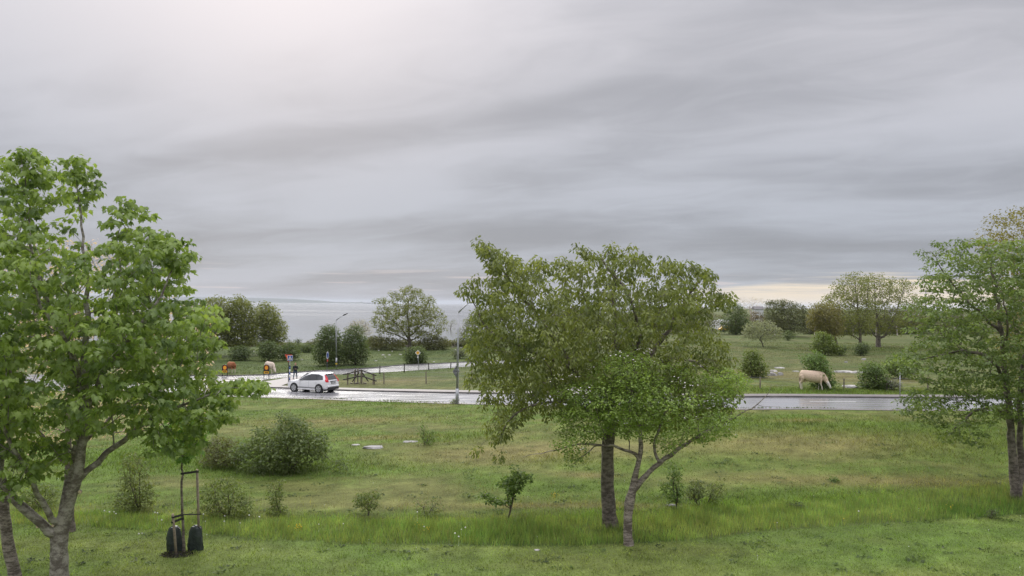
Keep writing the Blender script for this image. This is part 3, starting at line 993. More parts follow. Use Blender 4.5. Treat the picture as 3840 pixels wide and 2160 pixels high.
# blossom sprays
pk = []
for px, py, n_ in ((2160, 1443, 34), (2140, 1450, 20), (2280, 1315, 16), (2385, 1305, 18), (2330, 1330, 10), (2120, 1405, 16), (2060, 1410, 12), (2375, 1345, 10), (2510, 1405, 10), (2540, 1425, 12), (2600, 1360, 14), (2430, 1350, 8), (2700, 1590, 10), (2480, 1480, 8), (2310, 1490, 8), (2150, 1660, 8), (2620, 1480, 8), (2200, 1380, 8), (2560, 1550, 6), (2330, 1560, 6)):
    c0 = at(px, py, hbase[1]); c0[1] -= rng.uniform(0.9, 1.7)
    pk.append(c0 + rng.normal(0, 1, (n_, 3)) * np.array([.16, .1, .06]))
pk = np.concatenate(pk)
leaves('blossom', pk, 0.06, 'lobe', np.ones((len(pk), 3)), hroot, hbase, None, 0.0, 0.5, 'petal')

RT = [(3345, 1345), (3440, 1300), (3430, 1240), (3450, 1190), (3415, 1160), (3425, 1120), (3490, 1090), (3490, 1030), (3470, 960), (3478, 930), (3530, 892), (3600, 888), (3625, 875), (3650, 895), (3700, 890), (3760, 905), (3900, 860), (4100, 950), (4200, 1200), (4150, 1500), (3950, 1640), (3830, 1600), (3720, 1560), (3660, 1610), (3600, 1690), (3565, 1680), (3560, 1640), (3500, 1650), (3480, 1600), (3390, 1560), (3400, 1500), (3470, 1440), (3370, 1400)]
RT_LIMBS = [
    [(3812, 1872, .24), (3808, 1820, .2), (3795, 1700, .175), (3788, 1580, .15), (3776, 1440, .12), (3755, 1250, .085), (3730, 1050, .05), (3700, 920, .015)],
    [(3812, 1860, .19), (3848, 1760, .16, .3), (3850, 1600, .13, .5), (3860, 1400, .1, .6), (3900, 1150, .06, .5), (3930, 920, .02)],
    [(3785, 1560, .1), (3700, 1520, .07, -.4), (3600, 1540, .05, -.8), (3540, 1600, .02, -.8)],
    [(3776, 1440, .09), (3680, 1330, .07, -.6), (3560, 1310, .05, -.8), (3440, 1345, .02, -.5)],
    [(3755, 1250, .07), (3640, 1130, .05, .3), (3540, 1020, .03, .2), (3490, 940, .01)],
    [(3760, 1300, .06), (3700, 1250, .05, -1.6), (3660, 1150, .035, -2.2)]]
plant('service_tree', 'tall dense bluish green tree with twin dark trunks at the right edge', 'tree', (3812, 1872), RT, 3.4, 1050, 40, 0.12, 'lobe', (0.050, 0.076, 0.023), (0.122, 0.160, 0.050),
      RT_LIMBS, 'bark_dark', spread=0.33, flat=0.5, alpha=0.3, zfrac=0.45, r0=0.006, droop=0.5, tilt=0.5, gap=0.40, clumpvar=.5, gscale=1.0, seg=0.32)
plant('poplar_tree', 'yellowish brown treetop rising behind the right edge tree', 'tree', (3930, 1640), [(3660, 900), (3690, 850), (3700, 830), (3740, 790), (3790, 772), (3835, 780), (3900, 800), (4020, 900), (4080, 1100), (4040, 1400), (3920, 1480), (3800, 1400), (3740, 1200), (3700, 1000)], 2.6, 420, 22, 0.19, 'oval',
      (0.085, 0.078, 0.022), (0.135, 0.122, 0.038), None, 'bark_dark', spread=0.5, alpha=0.4, zfrac=0.4, seg=0.5, gap=0.3)

# edge-of-frame trunk on the far left and its drooping crown above the frame edge
plant('rowan_tree', 'curving dark ringed trunk cut by the left picture edge', 'tree', (78, 2222), [(-520, 1250), (-420, 1000), (-200, 930), (-60, 1000), (10, 1150), (25, 1350), (-20, 1520), (-200, 1600), (-420, 1560)], 2.2, 330, 22, 0.15, 'oval', (0.045, 0.09, 0.018), (0.11, 0.17, 0.032),
      [[(78, 2222, .20), (52, 2150, .165), (30, 2050, .15), (22, 1960, .155), (8, 1880, .14), (-2, 1800, .135), (-6, 1700, .13), (-25, 1560, .11), (-60, 1400, .08), (-160, 1200, .05), (-250, 1050, .015)],
       [(-6, 1700, .09), (15, 1560, .06, .3), (5, 1400, .04, .4), (-40, 1200, .02, .3)]], 'bark_ring', spread=0.4, alpha=0.3, zfrac=0.6, seg=0.3)

# faded blossom tree behind the maple
plant('blossom_tree', 'pale pinkish brown faded blossom tree showing through behind the maple', 'tree', (262, 1992), [(-120, 1200), (-40, 1000), (120, 900), (300, 880), (450, 950), (600, 1050), (760, 1170), (790, 1300), (800, 1500), (700, 1640), (520, 1620), (380, 1640), (200, 1700), (60, 1720), (-60, 1600)], 2.6, 520, 16, 0.10, 'oval', (0.22, 0.17, 0.13), (0.40, 0.31, 0.26),
      [[(262, 1992, .2), (262, 1930, .15), (255, 1800, .12), (255, 1600, .1), (260, 1400, .07), (300, 1100, .02)], [(258, 1750, .08), (130, 1600, .06), (20, 1400, .02)], [(258, 1720, .08), (420, 1560, .06), (600, 1400, .03), (720, 1250, .01)]],
      'bark_dark', spread=0.3, alpha=0.3, zfrac=0.5, seg=0.35, gap=0.3)

# staked sapling
SAP = [(600, 1640), (625, 1580), (650, 1540), (672, 1500), (700, 1525), (745, 1560), (775, 1620), (765, 1690), (715, 1722), (650, 1720), (610, 1690)]
sroot, sT, sbase = plant('young_maple', 'slim young maple tied to wooden stakes beside green watering bags', 'tree', (690, 2072), SAP, 0.62, 60, 9, 0.19, 'maple', (0.055, 0.11, 0.02), (0.12, 0.2, 0.04),
      [[(692, 2072, .055), (688, 2000, .045), (681, 1850, .038), (683, 1720, .03), (684, 1620, .022), (682, 1540, .01)]], 'bark_dark', spread=0.22, alpha=0.3, zfrac=0.8, seg=0.2, droop=0.6, tilt=0.35)

# ---- shrubs and saplings in the rough grass
OL1, OL2 = (0.055, 0.085, 0.018), (0.125, 0.155, 0.035)
GR1, GR2 = (0.05, 0.092, 0.02), (0.118, 0.172, 0.038)
def shrub(label, base, poly, depth, n, per, ls, kind='oval', c=(OL1, OL2), cat='shrub', name='shrub', **kw):
    kw.setdefault('gain', 1.75); kw.setdefault('stems', 4); kw.setdefault('spread', 0.22); kw.setdefault('zfrac', 0.0); kw.setdefault('alpha', 0.4); kw.setdefault('parts', ('stems', 'foliage'))
    return plant(name, label, cat, base, poly, depth, n, per, ls, kind, c[0], c[1], **kw)
BIGB = [(862, 1742), (865, 1700), (895, 1665), (945, 1640), (960, 1600), (985, 1580), (1005, 1615), (1040, 1590), (1062, 1530), (1085, 1525), (1100, 1560), (1135, 1560), (1160, 1605), (1215, 1622), (1260, 1660), (1305, 1690), (1330, 1725), (1318, 1750), (1250, 1760), (1150, 1768), (1040, 1768), (940, 1755)]
shrub('largest dark green bramble bush, a wide mound in the meadow', (1100, 1768), BIGB, 1.6, 430, 20, 0.12, 'lobe', ((0.052, 0.078, 0.024), (0.125, 0.158, 0.052)), stems=9, gap=0.36, spread=0.34, name='bramble_bush', cat='bush')
shrub('low grey brown bush between the maple and the bramble mound', (815, 1752), [(755, 1740), (750, 1690), (775, 1640), (830, 1625), (880, 1640), (905, 1690), (900, 1740), (850, 1758)], 0.9, 130, 18, 0.10, 'lobe', ((0.07, 0.075, 0.03), (0.13, 0.14, 0.05)), stems=5, cat='bush', name='bush')
shrub('bushy round sapling clump right of the staked young maple', (850, 1938), [(742, 1870), (770, 1810), (800, 1800), (825, 1785), (845, 1778), (865, 1810), (890, 1790), (905, 1830), (940, 1860), (950, 1910), (930, 1935), (860, 1942), (770, 1930), (748, 1900)], 0.75, 150, 15, 0.105, 'oval', spread=0.17)
shrub('pair of slim upright leafy shoots beside the bushy sapling clump', (1038, 1930), [(985, 1830), (985, 1818), (1005, 1840), (1010, 1800), (1030, 1795), (1038, 1840), (1040, 1800), (1062, 1798), (1068, 1850), (1060, 1890), (1075, 1920), (1040, 1935), (990, 1925), (1015, 1890), (1005, 1860)], 0.3, 60, 12, 0.10, 'oval', spread=0.13, stems=2)
shrub('small mushroom shaped sapling with dark stem in mid meadow', (1373, 1932), [(1325, 1870), (1345, 1845), (1390, 1840), (1420, 1848), (1432, 1880), (1425, 1900), (1390, 1912), (1350, 1915), (1328, 1895)], 0.45, 60, 13, 0.095, 'oval', spread=0.14, stems=3)
shrub('faint thin pale green shrub near the middle of the meadow', (1600, 1935), [(1540, 1890), (1560, 1865), (1610, 1870), (1650, 1880), (1680, 1905), (1660, 1935), (1560, 1930)], 0.4, 40, 10, 0.08, 'oval', ((0.08, 0.11, 0.03), (0.13, 0.16, 0.05)), spread=0.16, stems=4)
shrub('leaning green sapling with bare lower stem, left of the thick trunk', (1918, 1942), [(1790, 1865), (1800, 1848), (1860, 1855), (1890, 1880), (1905, 1850), (1870, 1820), (1865, 1800), (1900, 1790), (1925, 1760), (1918, 1740), (1940, 1755), (1965, 1770), (2010, 1780), (1985, 1800), (1965, 1830), (1935, 1850), (1900, 1900), (1850, 1890)], 0.5, 90, 13, 0.11, 'lobe', (GR1, GR2), spread=0.15, stems=2, name='sapling', cat='sapling')
shrub('upright leafy sapling just right of the hawthorn trunk', (2540, 1908), [(2470, 1820), (2480, 1800), (2510, 1810), (2500, 1770), (2520, 1725), (2545, 1735), (2555, 1790), (2565, 1850), (2550, 1895), (2510, 1890), (2490, 1850)], 0.45, 75, 12, 0.105, 'oval', (GR1, GR2), spread=0.15, stems=3, name='sapling', cat='sapling')
shrub('dark round little bush beside the upright sapling', (2610, 1895), ell(2605, 1840, 38, 42), 0.4, 60, 12, 0.085, 'oval', ((0.04, 0.062, 0.015), (0.095, 0.115, 0.03)), spread=0.14, stems=3)
shrub('twiggy loose bush rightmost of the three by the hawthorn', (2670, 1890), [(2640, 1850), (2650, 1810), (2690, 1800), (2725, 1815), (2720, 1850), (2690, 1880), (2660, 1885)], 0.4, 50, 10, 0.085, 'oval', spread=0.14, stems=4)
shrub('yellowish green shrub under the maple crown by the dandelions', (520, 1912), [(425, 1895), (440, 1860), (460, 1800), (450, 1740), (475, 1690), (520, 1700), (545, 1740), (560, 1800), (590, 1850), (585, 1890), (540, 1912), (460, 1912)], 0.7, 150, 13, 0.11, 'oval', ((0.06, 0.085, 0.02), (0.13, 0.15, 0.04)), spread=0.17)
shrub('low green sapling seen through the fork of the maple', (150, 1905), ell(140, 1860, 70, 50), 0.6, 80, 12, 0.11, 'oval', spread=0.18)
shrub('tall tuft of green weed right of the pale rock ledge', (1600, 1668), [(1565, 1600), (1580, 1580), (1605, 1610), (1630, 1600), (1640, 1640), (1625, 1668), (1585, 1665)], 0.4, 45, 12, 0.10, 'oval', (GR1, GR2), spread=0.2, name='weed_clump', cat='weeds')
shrub('dark low weed clump in the tall grass on the right', (2982, 1905), ell(2982, 1892, 40, 14), 0.3, 25, 12, 0.08, 'oval', ((0.04, 0.06, 0.018), (0.07, 0.09, 0.03)), spread=0.14, name='weed_clump', cat='weeds')
shrub('small dark docks clump in tall grass near the right edge', (3722, 1945), ell(3722, 1925, 18, 18), 0.2, 16, 12, 0.08, 'oval', ((0.04, 0.06, 0.018), (0.07, 0.09, 0.03)), spread=0.12, name='weed_clump', cat='weeds')
shrub('tiny round dark green tussock alone in the right meadow', (3127, 1806), ell(3127, 1797, 16, 10), 0.22, 16, 12, 0.08, 'oval', (GR1, GR2), spread=0.12, name='weed_clump', cat='weeds')
shrub('small weed tuft growing round the foot of the nearer lamp post', (1706, 1514), ell(1704, 1504, 16, 11), 0.3, 20, 10, 0.10, 'oval', spread=0.15, name='weed_clump', cat='weeds')

# ---- middle distance and far trees
FAR1, FAR2 = (0.070, 0.086, 0.022), (0.148, 0.160, 0.045)
DK1, DK2 = (0.038, 0.060, 0.020), (0.085, 0.112, 0.035)
def ftree(label, base, poly, depth, n, per, ls, c=(FAR1, FAR2), name='oak_tree', cat='tree', limbs=None, **kw):
    kw.setdefault('gain', 1.95); kw.setdefault('spread', 0.75); kw.setdefault('seg', 0.8); kw.setdefault('alpha', 0.35); kw.setdefault('r0', 0.018); kw.setdefault('zfrac', 0.35)
    return plant(name, label, cat, base, poly, depth, n, int(per * 1.5), ls, 'far', c[0], c[1], limbs, 'bark_dark', **kw)
def fbush(label, base, poly, depth, n, per, ls, c=(DK1, DK2), name='bush', cat='bush', **kw):
    kw.setdefault('gain', 1.8); kw.setdefault('stems', 4); kw.setdefault('zfrac', 0.0); kw.setdefault('parts', ('stems', 'foliage')); kw.setdefault('spread', 0.6); kw.setdefault('seg', 0.6); kw.setdefault('r0', 0.014)
    return plant(name, label, cat, base, poly, depth, n, per, ls, 'far', c[0], c[1], None, 'twig', **kw)

ftree('olive tree, leftmost of the far copse by the sea', (800, 1338), [(700, 1290), (715, 1200), (740, 1140), (770, 1118), (805, 1108), (845, 1115), (860, 1160), (870, 1240), (860, 1300), (790, 1320)], 3.0, 240, 26, .26, name='copse_tree')
ftree('olive tree in the middle of the far copse, its top highest', (905, 1336), [(840, 1280), (845, 1180), (860, 1130), (885, 1115), (900, 1102), (930, 1125), (960, 1160), (965, 1230), (960, 1290), (900, 1315)], 3.0, 240, 26, .26, name='copse_tree')
ftree('olive tree on the sea side of the far copse, feathery right edge', (1010, 1330), [(945, 1280), (950, 1190), (965, 1140), (1000, 1130), (1030, 1150), (1060, 1205), (1080, 1250), (1078, 1275), (1040, 1285), (1000, 1300)], 3.0, 230, 24, .25, name='copse_tree', gap=.33)
fbush('dark bush below the left of the far copse', (905, 1352), ell(900, 1325, 45, 30), 1.6, 90, 22, .22)
fbush('dark bush below the sea side of the far copse', (1010, 1354), ell(1010, 1315, 50, 40), 1.8, 110, 22, .22)
fbush('round dark bush behind the crossing sign', (1085, 1352), ell(1085, 1320, 32, 35), 1.4, 80, 22, .22)
fbush('low dark scrub on the shoreline below the sea', (1140, 1322), [(1100, 1300), (1110, 1285), (1135, 1290), (1175, 1288), (1185, 1310), (1150, 1325), (1110, 1322)], 1.2, 60, 20, .22)
fbush('thin bare little tree sticking up from the shoreline scrub', (1117, 1300), [(1102, 1285), (1105, 1270), (1120, 1265), (1130, 1275), (1127, 1292)], .8, 26, 8, .18)
fbush('dense green thicket left of the farther lamp post', (1225, 1372), [(1175, 1360), (1178, 1300), (1190, 1270), (1205, 1225), (1235, 1215), (1262, 1225), (1280, 1260), (1285, 1330), (1270, 1368), (1220, 1372)], 2.0, 240, 24, .22, gap=.28)
fbush('dense green thicket right of the farther lamp post', (1330, 1368), [(1265, 1350), (1270, 1280), (1290, 1240), (1320, 1215), (1350, 1215), (1370, 1260), (1385, 1310), (1382, 1350), (1350, 1368), (1290, 1365)], 2.0, 230, 24, .22, gap=.28)
ftree('thin bare branched tree with blossom behind the thicket', (1345, 1300), [(1290, 1250), (1310, 1205), (1340, 1192), (1380, 1200), (1400, 1230), (1395, 1260), (1350, 1265)], 2.2, 110, 9, .18, ((.13, .12, .09), (.30, .28, .24)), name='blossom_tree')
ftree('round crowned half leafed oak standing alone before the sea', (1535, 1312), [(1393, 1190), (1408, 1150), (1400, 1125), (1415, 1112), (1450, 1118), (1455, 1092), (1490, 1088), (1510, 1075), (1535, 1066), (1575, 1080), (1590, 1102), (1625, 1110), (1632, 1145), (1660, 1150), (1672, 1190), (1678, 1235), (1640, 1268), (1560, 1272), (1480, 1262), (1420, 1252), (1396, 1215)],
      4.2, 380, 24, .24, limbs=[[(1535, 1312, .3), (1535, 1285, .26), (1535, 1262, .22), (1530, 1210, .15), (1530, 1130, .06)], [(1535, 1270, .15), (1500, 1225, .11, .5), (1450, 1190, .07, .5), (1410, 1170, .03)], [(1536, 1268, .15), (1570, 1225, .11, -.5), (1620, 1190, .07, -.5), (1660, 1180, .03)], [(1535, 1280, .12), (1480, 1250, .08, -1), (1420, 1235, .03, -1)], [(1535, 1280, .12), (1590, 1252, .08, 1), (1650, 1245, .03, 1)]], gap=.36, gscale=1.6, spread=.6, zfrac=.5)
fbush('dark bush under the lone oak behind the yellow diamond sign', (1560, 1362), [(1515, 1350), (1520, 1315), (1545, 1300), (1580, 1300), (1600, 1325), (1603, 1350), (1580, 1364), (1535, 1362)], 1.7, 120, 22, .22)
fbush('olive hedge scrub left of the lone oak trunk', (1430, 1312), [(1370, 1300), (1375, 1262), (1410, 1255), (1460, 1262), (1500, 1270), (1520, 1300), (1480, 1315), (1400, 1312)], 1.8, 150, 22, .24, ((.06, .07, .025), (.125, .125, .045)), name='hedge_scrub')
fbush('olive hedge scrub right of the lone oak trunk', (1620, 1312), [(1555, 1300), (1570, 1270), (1620, 1258), (1670, 1265), (1690, 1290), (1680, 1310), (1600, 1314)], 1.8, 140, 22, .24, ((.06, .07, .025), (.125, .125, .045)), name='hedge_scrub')
ftree('small sparse twisted tree left of the nearer lamp post', (1682, 1285), [(1668, 1230), (1672, 1200), (1690, 1190), (1712, 1195), (1715, 1225), (1700, 1250), (1680, 1255)], 1.2, 60, 10, .18, name='thorn_tree', zfrac=.5)
ftree('grey green tree half hidden behind the broad tree by the lamp', (1790, 1300), [(1718, 1280), (1722, 1230), (1745, 1190), (1775, 1165), (1830, 1160), (1880, 1190), (1900, 1260), (1860, 1295), (1760, 1295)], 2.6, 200, 20, .24, ((.07, .085, .04), (.13, .145, .07)), name='willow_tree')
fbush('grey green field bush beside the side road', (1722, 1345), ell(1722, 1326, 28, 20), 1.0, 50, 16, .2, ((.06, .075, .035), (.10, .115, .055)))
# right side
fbush('white flowering round hawthorn bush on the far right pasture', (2862, 1302), [(2775, 1275), (2785, 1235), (2800, 1210), (2840, 1200), (2890, 1203), (2925, 1225), (2945, 1255), (2925, 1275), (2885, 1280), (2840, 1272)], 2.6, 170, 24, .2, ((.085, .105, .05), (.24, .25, .17)), zfrac=.5, stems=2)
fbush('low green bush at the right of the flowering hawthorn', (2955, 1278), ell(2955, 1258, 22, 22), 1.2, 40, 18, .24)
ftree('dark wind bent tree behind the flowering hawthorn', (2970, 1262), [(2862, 1200), (2870, 1160), (2872, 1115), (2890, 1130), (2925, 1115), (2960, 1130), (2990, 1130), (3015, 1150), (3030, 1200), (3030, 1250), (2970, 1258), (2900, 1235)], 3.2, 280, 24, .28, ((.045, .052, .022), (.09, .10, .04)), name='thorn_tree')
ftree('dark green tree at the left end of the far right wood', (2760, 1255), [(2700, 1240), (2712, 1180), (2735, 1140), (2765, 1135), (2800, 1165), (2815, 1210), (2805, 1250), (2750, 1255)], 3.0, 200, 22, .28, (DK1, DK2), name='thorn_tree')
fbush('brown scrub between the dark trees behind the flowering hawthorn', (2835, 1240), ell(2838, 1200, 40, 32), 3.0, 110, 20, .3, ((.09, .075, .05), (.15, .125, .085)))
ftree('leafless whitish grove on the skyline of the far right', (2820, 1215), [(2740, 1180), (2745, 1130), (2770, 1112), (2810, 1110), (2860, 1115), (2880, 1150), (2870, 1185)], 5.0, 170, 5, .3, ((.22, .19, .17), (.36, .31, .28)), name='birch_grove_tree', dY=30, zfrac=.5, r0=.012)
O1 = [(3075, 1130), (3110, 1090), (3150, 1050), (3180, 1015), (3220, 1018), (3250, 1040), (3270, 1090), (3270, 1180), (3260, 1250), (3200, 1262), (3130, 1255), (3090, 1200)]
ftree('spreading oak with slender trunk, left of the two far right oaks', (3228, 1310), O1, 4.2, 330, 18, .25, limbs=[[(3228, 1310, .26), (3226, 1270, .22), (3222, 1220, .18), (3215, 1130, .1), (3205, 1040, .03)], [(3224, 1235, .12), (3160, 1170, .07), (3100, 1120, .03)], [(3224, 1240, .1), (3250, 1160, .07), (3255, 1070, .03)], [(3226, 1268, .1), (3170, 1250, .07), (3110, 1245, .03)]], gap=.34, gscale=1.8, zfrac=.5)
O2 = [(3230, 1030), (3290, 1022), (3320, 1030), (3345, 1045), (3385, 1040), (3415, 1060), (3430, 1100), (3470, 1150), (3460, 1200), (3420, 1240), (3340, 1260), (3270, 1258), (3245, 1180)]
ftree('stout oak with low forked trunk, right of the two far right oaks', (3294, 1302), O2, 4.4, 360, 18, .25, limbs=[[(3294, 1302, .5), (3293, 1285, .42), (3294, 1268, .38), (3290, 1220, .2), (3280, 1130, .1), (3280, 1050, .03)], [(3300, 1275, .24), (3325, 1245, .17), (3360, 1180, .1), (3390, 1090, .03)], [(3310, 1262, .12), (3360, 1230, .08), (3430, 1200, .03)], [(3288, 1270, .15), (3270, 1240, .1), (3250, 1190, .04)]], gap=.34, gscale=1.8, zfrac=.5)
ftree('reddish brown young oak at the left foot of the two oaks', (3146, 1318), [(3035, 1180), (3045, 1140), (3080, 1135), (3120, 1130), (3150, 1160), (3160, 1230), (3140, 1265), (3080, 1260), (3040, 1230)], 3.0, 200, 20, .25, ((.08, .08, .025), (.14, .125, .045)), name='young_oak_tree', zfrac=.5)
fbush('green bush spreading under the reddish young oak', (3085, 1332), [(3045, 1320), (3048, 1270), (3070, 1240), (3110, 1245), (3130, 1280), (3150, 1300), (3160, 1325), (3120, 1334)], 2.0, 150, 22, .24, (OL1, OL2))
fbush('dark little bush right of the bush under the young oak', (3150, 1332), ell(3150, 1312, 20, 22), .9, 45, 18, .2)
fbush('dark bush hiding the foot of the slender oak', (3232, 1334), ell(3230, 1308, 26, 28), 1.1, 70, 20, .2)
CB = [(2995, 1325), (3010, 1330), (3040, 1330), (3058, 1310), (3070, 1318), (3090, 1330), (3100, 1360), (3115, 1390), (3130, 1430), (3125, 1455), (3060, 1462), (3040, 1440), (3030, 1400), (3020, 1360)]
fbush('bright green bush directly behind the grazing cow', (3080, 1459), CB, 1.3, 190, 20, .17, ((.05, .09, .022), (.115, .165, .045)), spread=.38, seg=.4)
fbush('green bush right of the grazing cow beside the rock slab', (3262, 1459), [(3222, 1450), (3225, 1400), (3240, 1365), (3270, 1350), (3300, 1365), (3318, 1400), (3330, 1440), (3310, 1460), (3250, 1462)], 1.2, 160, 20, .17, ((.05, .085, .022), (.11, .15, .042)), spread=.38, seg=.4)
fbush('green bush behind the pale fence post near the right tree', (3370, 1420), [(3315, 1400), (3320, 1350), (3350, 1325), (3400, 1320), (3425, 1360), (3430, 1400), (3380, 1420)], 1.3, 140, 20, .18, ((.05, .085, .022), (.11, .15, .042)), spread=.4, seg=.4)
fbush('straggly flowering bramble at the foot of the cow side bush', (3345, 1462), ell(3345, 1440, 35, 24), .8, 50, 16, .15, ((.06, .075, .04), (.20, .20, .16)), spread=.3, seg=.4)
fbush('olive bush right of the broad tree beyond the road', (2825, 1415), [(2775, 1405), (2780, 1350), (2800, 1310), (2830, 1305), (2855, 1340), (2878, 1380), (2875, 1412), (2820, 1418)], 1.4, 150, 20, .18, (OL1, OL2), spread=.4, seg=.4)
# background belt on the right, each tree told apart along the skyline
belt = [(2600, 1200, 120, 60, 'far dark tree glimpsed through the broad tree'), (3055, 1215, 45, 50, 'far olive tree filling the gap before the reddish oak'), (3440, 1220, 80, 45, 'far brown hedge tree right of the stout oak'), (3580, 1210, 90, 60, 'far dark tree behind the right edge tree'),
        (3790, 1210, 120, 70, 'far dark tree behind the right edge trunks'), (2420, 1195, 110, 50, 'far grey tree behind the middle of the broad tree'), (2180, 1195, 120, 45, 'far low tree behind the left of the broad tree'),
        (3120, 1220, 60, 42, 'far hedge tree behind the reddish young oak'), (3200, 1222, 60, 40, 'far hedge tree behind the slender oak trunk'), (3285, 1224, 60, 40, 'far hedge tree behind the stout oak fork'), (3365, 1222, 60, 40, 'far hedge tree beside the stout oak'), (2905, 1225, 60, 38, 'far hedge tree behind the dark wind bent tree'),
        (2790, 1228, 50, 30, 'far low hedge tree above the white camper van')]
for bx, by, rx, ry, lb in belt:
    ftree(lb, (bx, 1258), ell(bx, by, rx, ry, 0.2), 3.0, 150, 20, .40, ((.055, .064, .030), (.112, .112, .052)), name='hedge_tree', spread=1.0, seg=1.2, dY=14, zfrac=0.1)
# scrub closing the skyline above the sea
for bx, by, rx, ry, lb in ((1215, 1290, 60, 22, 'shoreline scrub left of the thicket top'), (1395, 1290, 50, 24, 'shoreline scrub between thicket and hedge scrub'), (1535, 1292, 60, 20, 'shoreline scrub right behind the lone oak trunk'), (1700, 1290, 60, 16, 'shoreline scrub behind the small twisted tree'), (1790, 1292, 60, 18, 'shoreline scrub right of the nearer lamp post'),
                           (1060, 1298, 60, 20, 'shoreline scrub right behind the far copse'), (940, 1300, 70, 22, 'shoreline scrub behind the far copse trunks'), (800, 1300, 80, 22, 'shoreline scrub at the left of the far copse')):
    fbush(lb, (bx, 1305), ell(bx, by, rx, ry, 0.2), 1.6, 90, 20, .3, ((.058, .066, .026), (.118, .118, .045)), name='shore_scrub', dY=6, spread=.7)
# trees outside the picture on the left, partly seen between the maple leaves
ftree('far olive tree glimpsed between the maple leaves', (520, 1325), ell(520, 1240, 130, 75, .2), 4.0, 220, 20, .36, name='copse_tree', spread=.9)
ftree('far dark tree glimpsed low between the maple limbs', (200, 1325), ell(200, 1230, 150, 85, .2), 4.0, 220, 20, .36, ((.05, .062, .022), (.10, .115, .04)), name='copse_tree', spread=.9)
# ------------------------------------------------------------------ grass (uncountable: stuff)
def blades(name, P, h, wd, cols, lean=0.35, label=None, gain=1.5):
    cols = cols * gain
    n = len(P)
    az = rng.uniform(0, 2 * np.pi, n)
    s_ = np.stack([np.cos(az), np.sin(az), np.zeros(n)], -1) * (wd / 2)[:, None]
    la = rng.uniform(0, 2 * np.pi, n)
    tip = np.stack([np.cos(la) * lean, np.sin(la) * lean, np.ones(n)], -1) * rng.uniform(.6, 1, (n, 1)) ** 1 * h[:, None]
    V = np.stack([P - s_, P + s_, P + tip], 1).reshape(-1, 3)
    F = np.arange(3 * n).reshape(-1, 3)
    o = npmesh(name, V, F, M['grass'], col=np.repeat(cols, 3, axis=0))
    return tag(o, label, 'grass', kind='stuff')

road_xy = road_w[:, :2]
def onpath(x, y):
    r_ = inside(x, y, road_xy)
    # footpath strip beyond the kerb
    ky = np.interp(x, kerb[:, 0], kerb[:, 1], left=-1e6, right=1e6)
    r_ |= (y > ky - 0.3) & (y < ky + 2.05) & (x > kerb[0, 0])
    return r_

def scatter(n, y0, y1, f=0.66, power=0.0):
    y = rng.uniform(y0, y1, n)
    x = rng.uniform(-f, f, n) * y
    return x, y

# mown lawn
x, y = scatter(150000, 23.5, 40)
k = y < ys(near_strip, x) + 0.25 * (fbm(x / 1.5, y / 1.5, 77) - 0.5)
x, y = x[k], y[k]
c = turf(x, y) * rng.uniform(0.5, 1.5, (len(x), 1))
blades('mown_grass', np.stack([x, y, H(x, y) - .005], -1), (.02 + .10 * fbm(x / .3, y / .5, 15, 2)) * rng.uniform(.5, 1.4, len(x)), rng.uniform(.016, .036, len(x)), c, .6, 'short mown lawn grass along the bottom of the picture', 1.7)
# tall unmown strip
x, y = scatter(250000, 27, 46)
wob_ = 0.35 * (fbm(x / 1.2, y / 1.2, 55) - 0.5)
nl, fl = ys(near_strip, x), ys(far_strip, x)
k = (y > nl + wob_) & (y < fl + 4.5 * wob_ + rng.exponential(.8, len(x)))
x, y = x[k], y[k]
nl, fl = nl[k], fl[k]
cl_ = fbm(x / 1.4, y / 1.4, 91)
hh = (.12 + .52 * cl_) * rng.uniform(.45, 1.2, len(x)) * (0.55 + 0.45 * sstep(0, .5, fl - y))
c = turf(x, y) * rng.uniform(0.8, 1.35, (len(x), 1)) * (0.85 + 0.4 * fbm(x / 2.2, y / 2.2, 41))[:, None]
c[:, 0] *= rng.uniform(.8, 1.2, len(x))
c[rng.uniform(0, 1, len(x)) < .03] = (.15, .14, .065)
blades('tall_grass', np.stack([x, y, H(x, y) - .01], -1), hh, rng.uniform(.012, .026, len(x)), c, .3, 'strip of tall bright green unmown grass', 2.15)
# meadow
x, y = scatter(190000, 30, 76)
k = (y > ys(far_strip, x)) & ~onpath(x, y)
x, y = x[k], y[k]
g_ = fbm(x / 5.5, y / 3.2, 21)
boost = np.zeros(len(x))
for a_, b_, cx_, cy_ in GS:
    boost += np.exp(-((x - a_) / cx_) ** 2 - ((y - b_) / cy_) ** 2)
hh = (.03 + .13 * np.clip(g_ - .35, 0, 1) + .10 * np.clip(fbm(x / .8, y / .8, 19, 2) - .5, 0, 1) + .22 * np.clip(boost, 0, 1)) * rng.uniform(.5, 1.4, len(x))
c = turf(x, y) * rng.uniform(0.55, 1.45, (len(x), 1))
blades('meadow_grass', np.stack([x, y, H(x, y) - .01], -1), hh, rng.uniform(.02, .05, len(x)) * (y / 45), c, .7, 'rough short meadow grass with dry patches between lawn and road', 1.4)
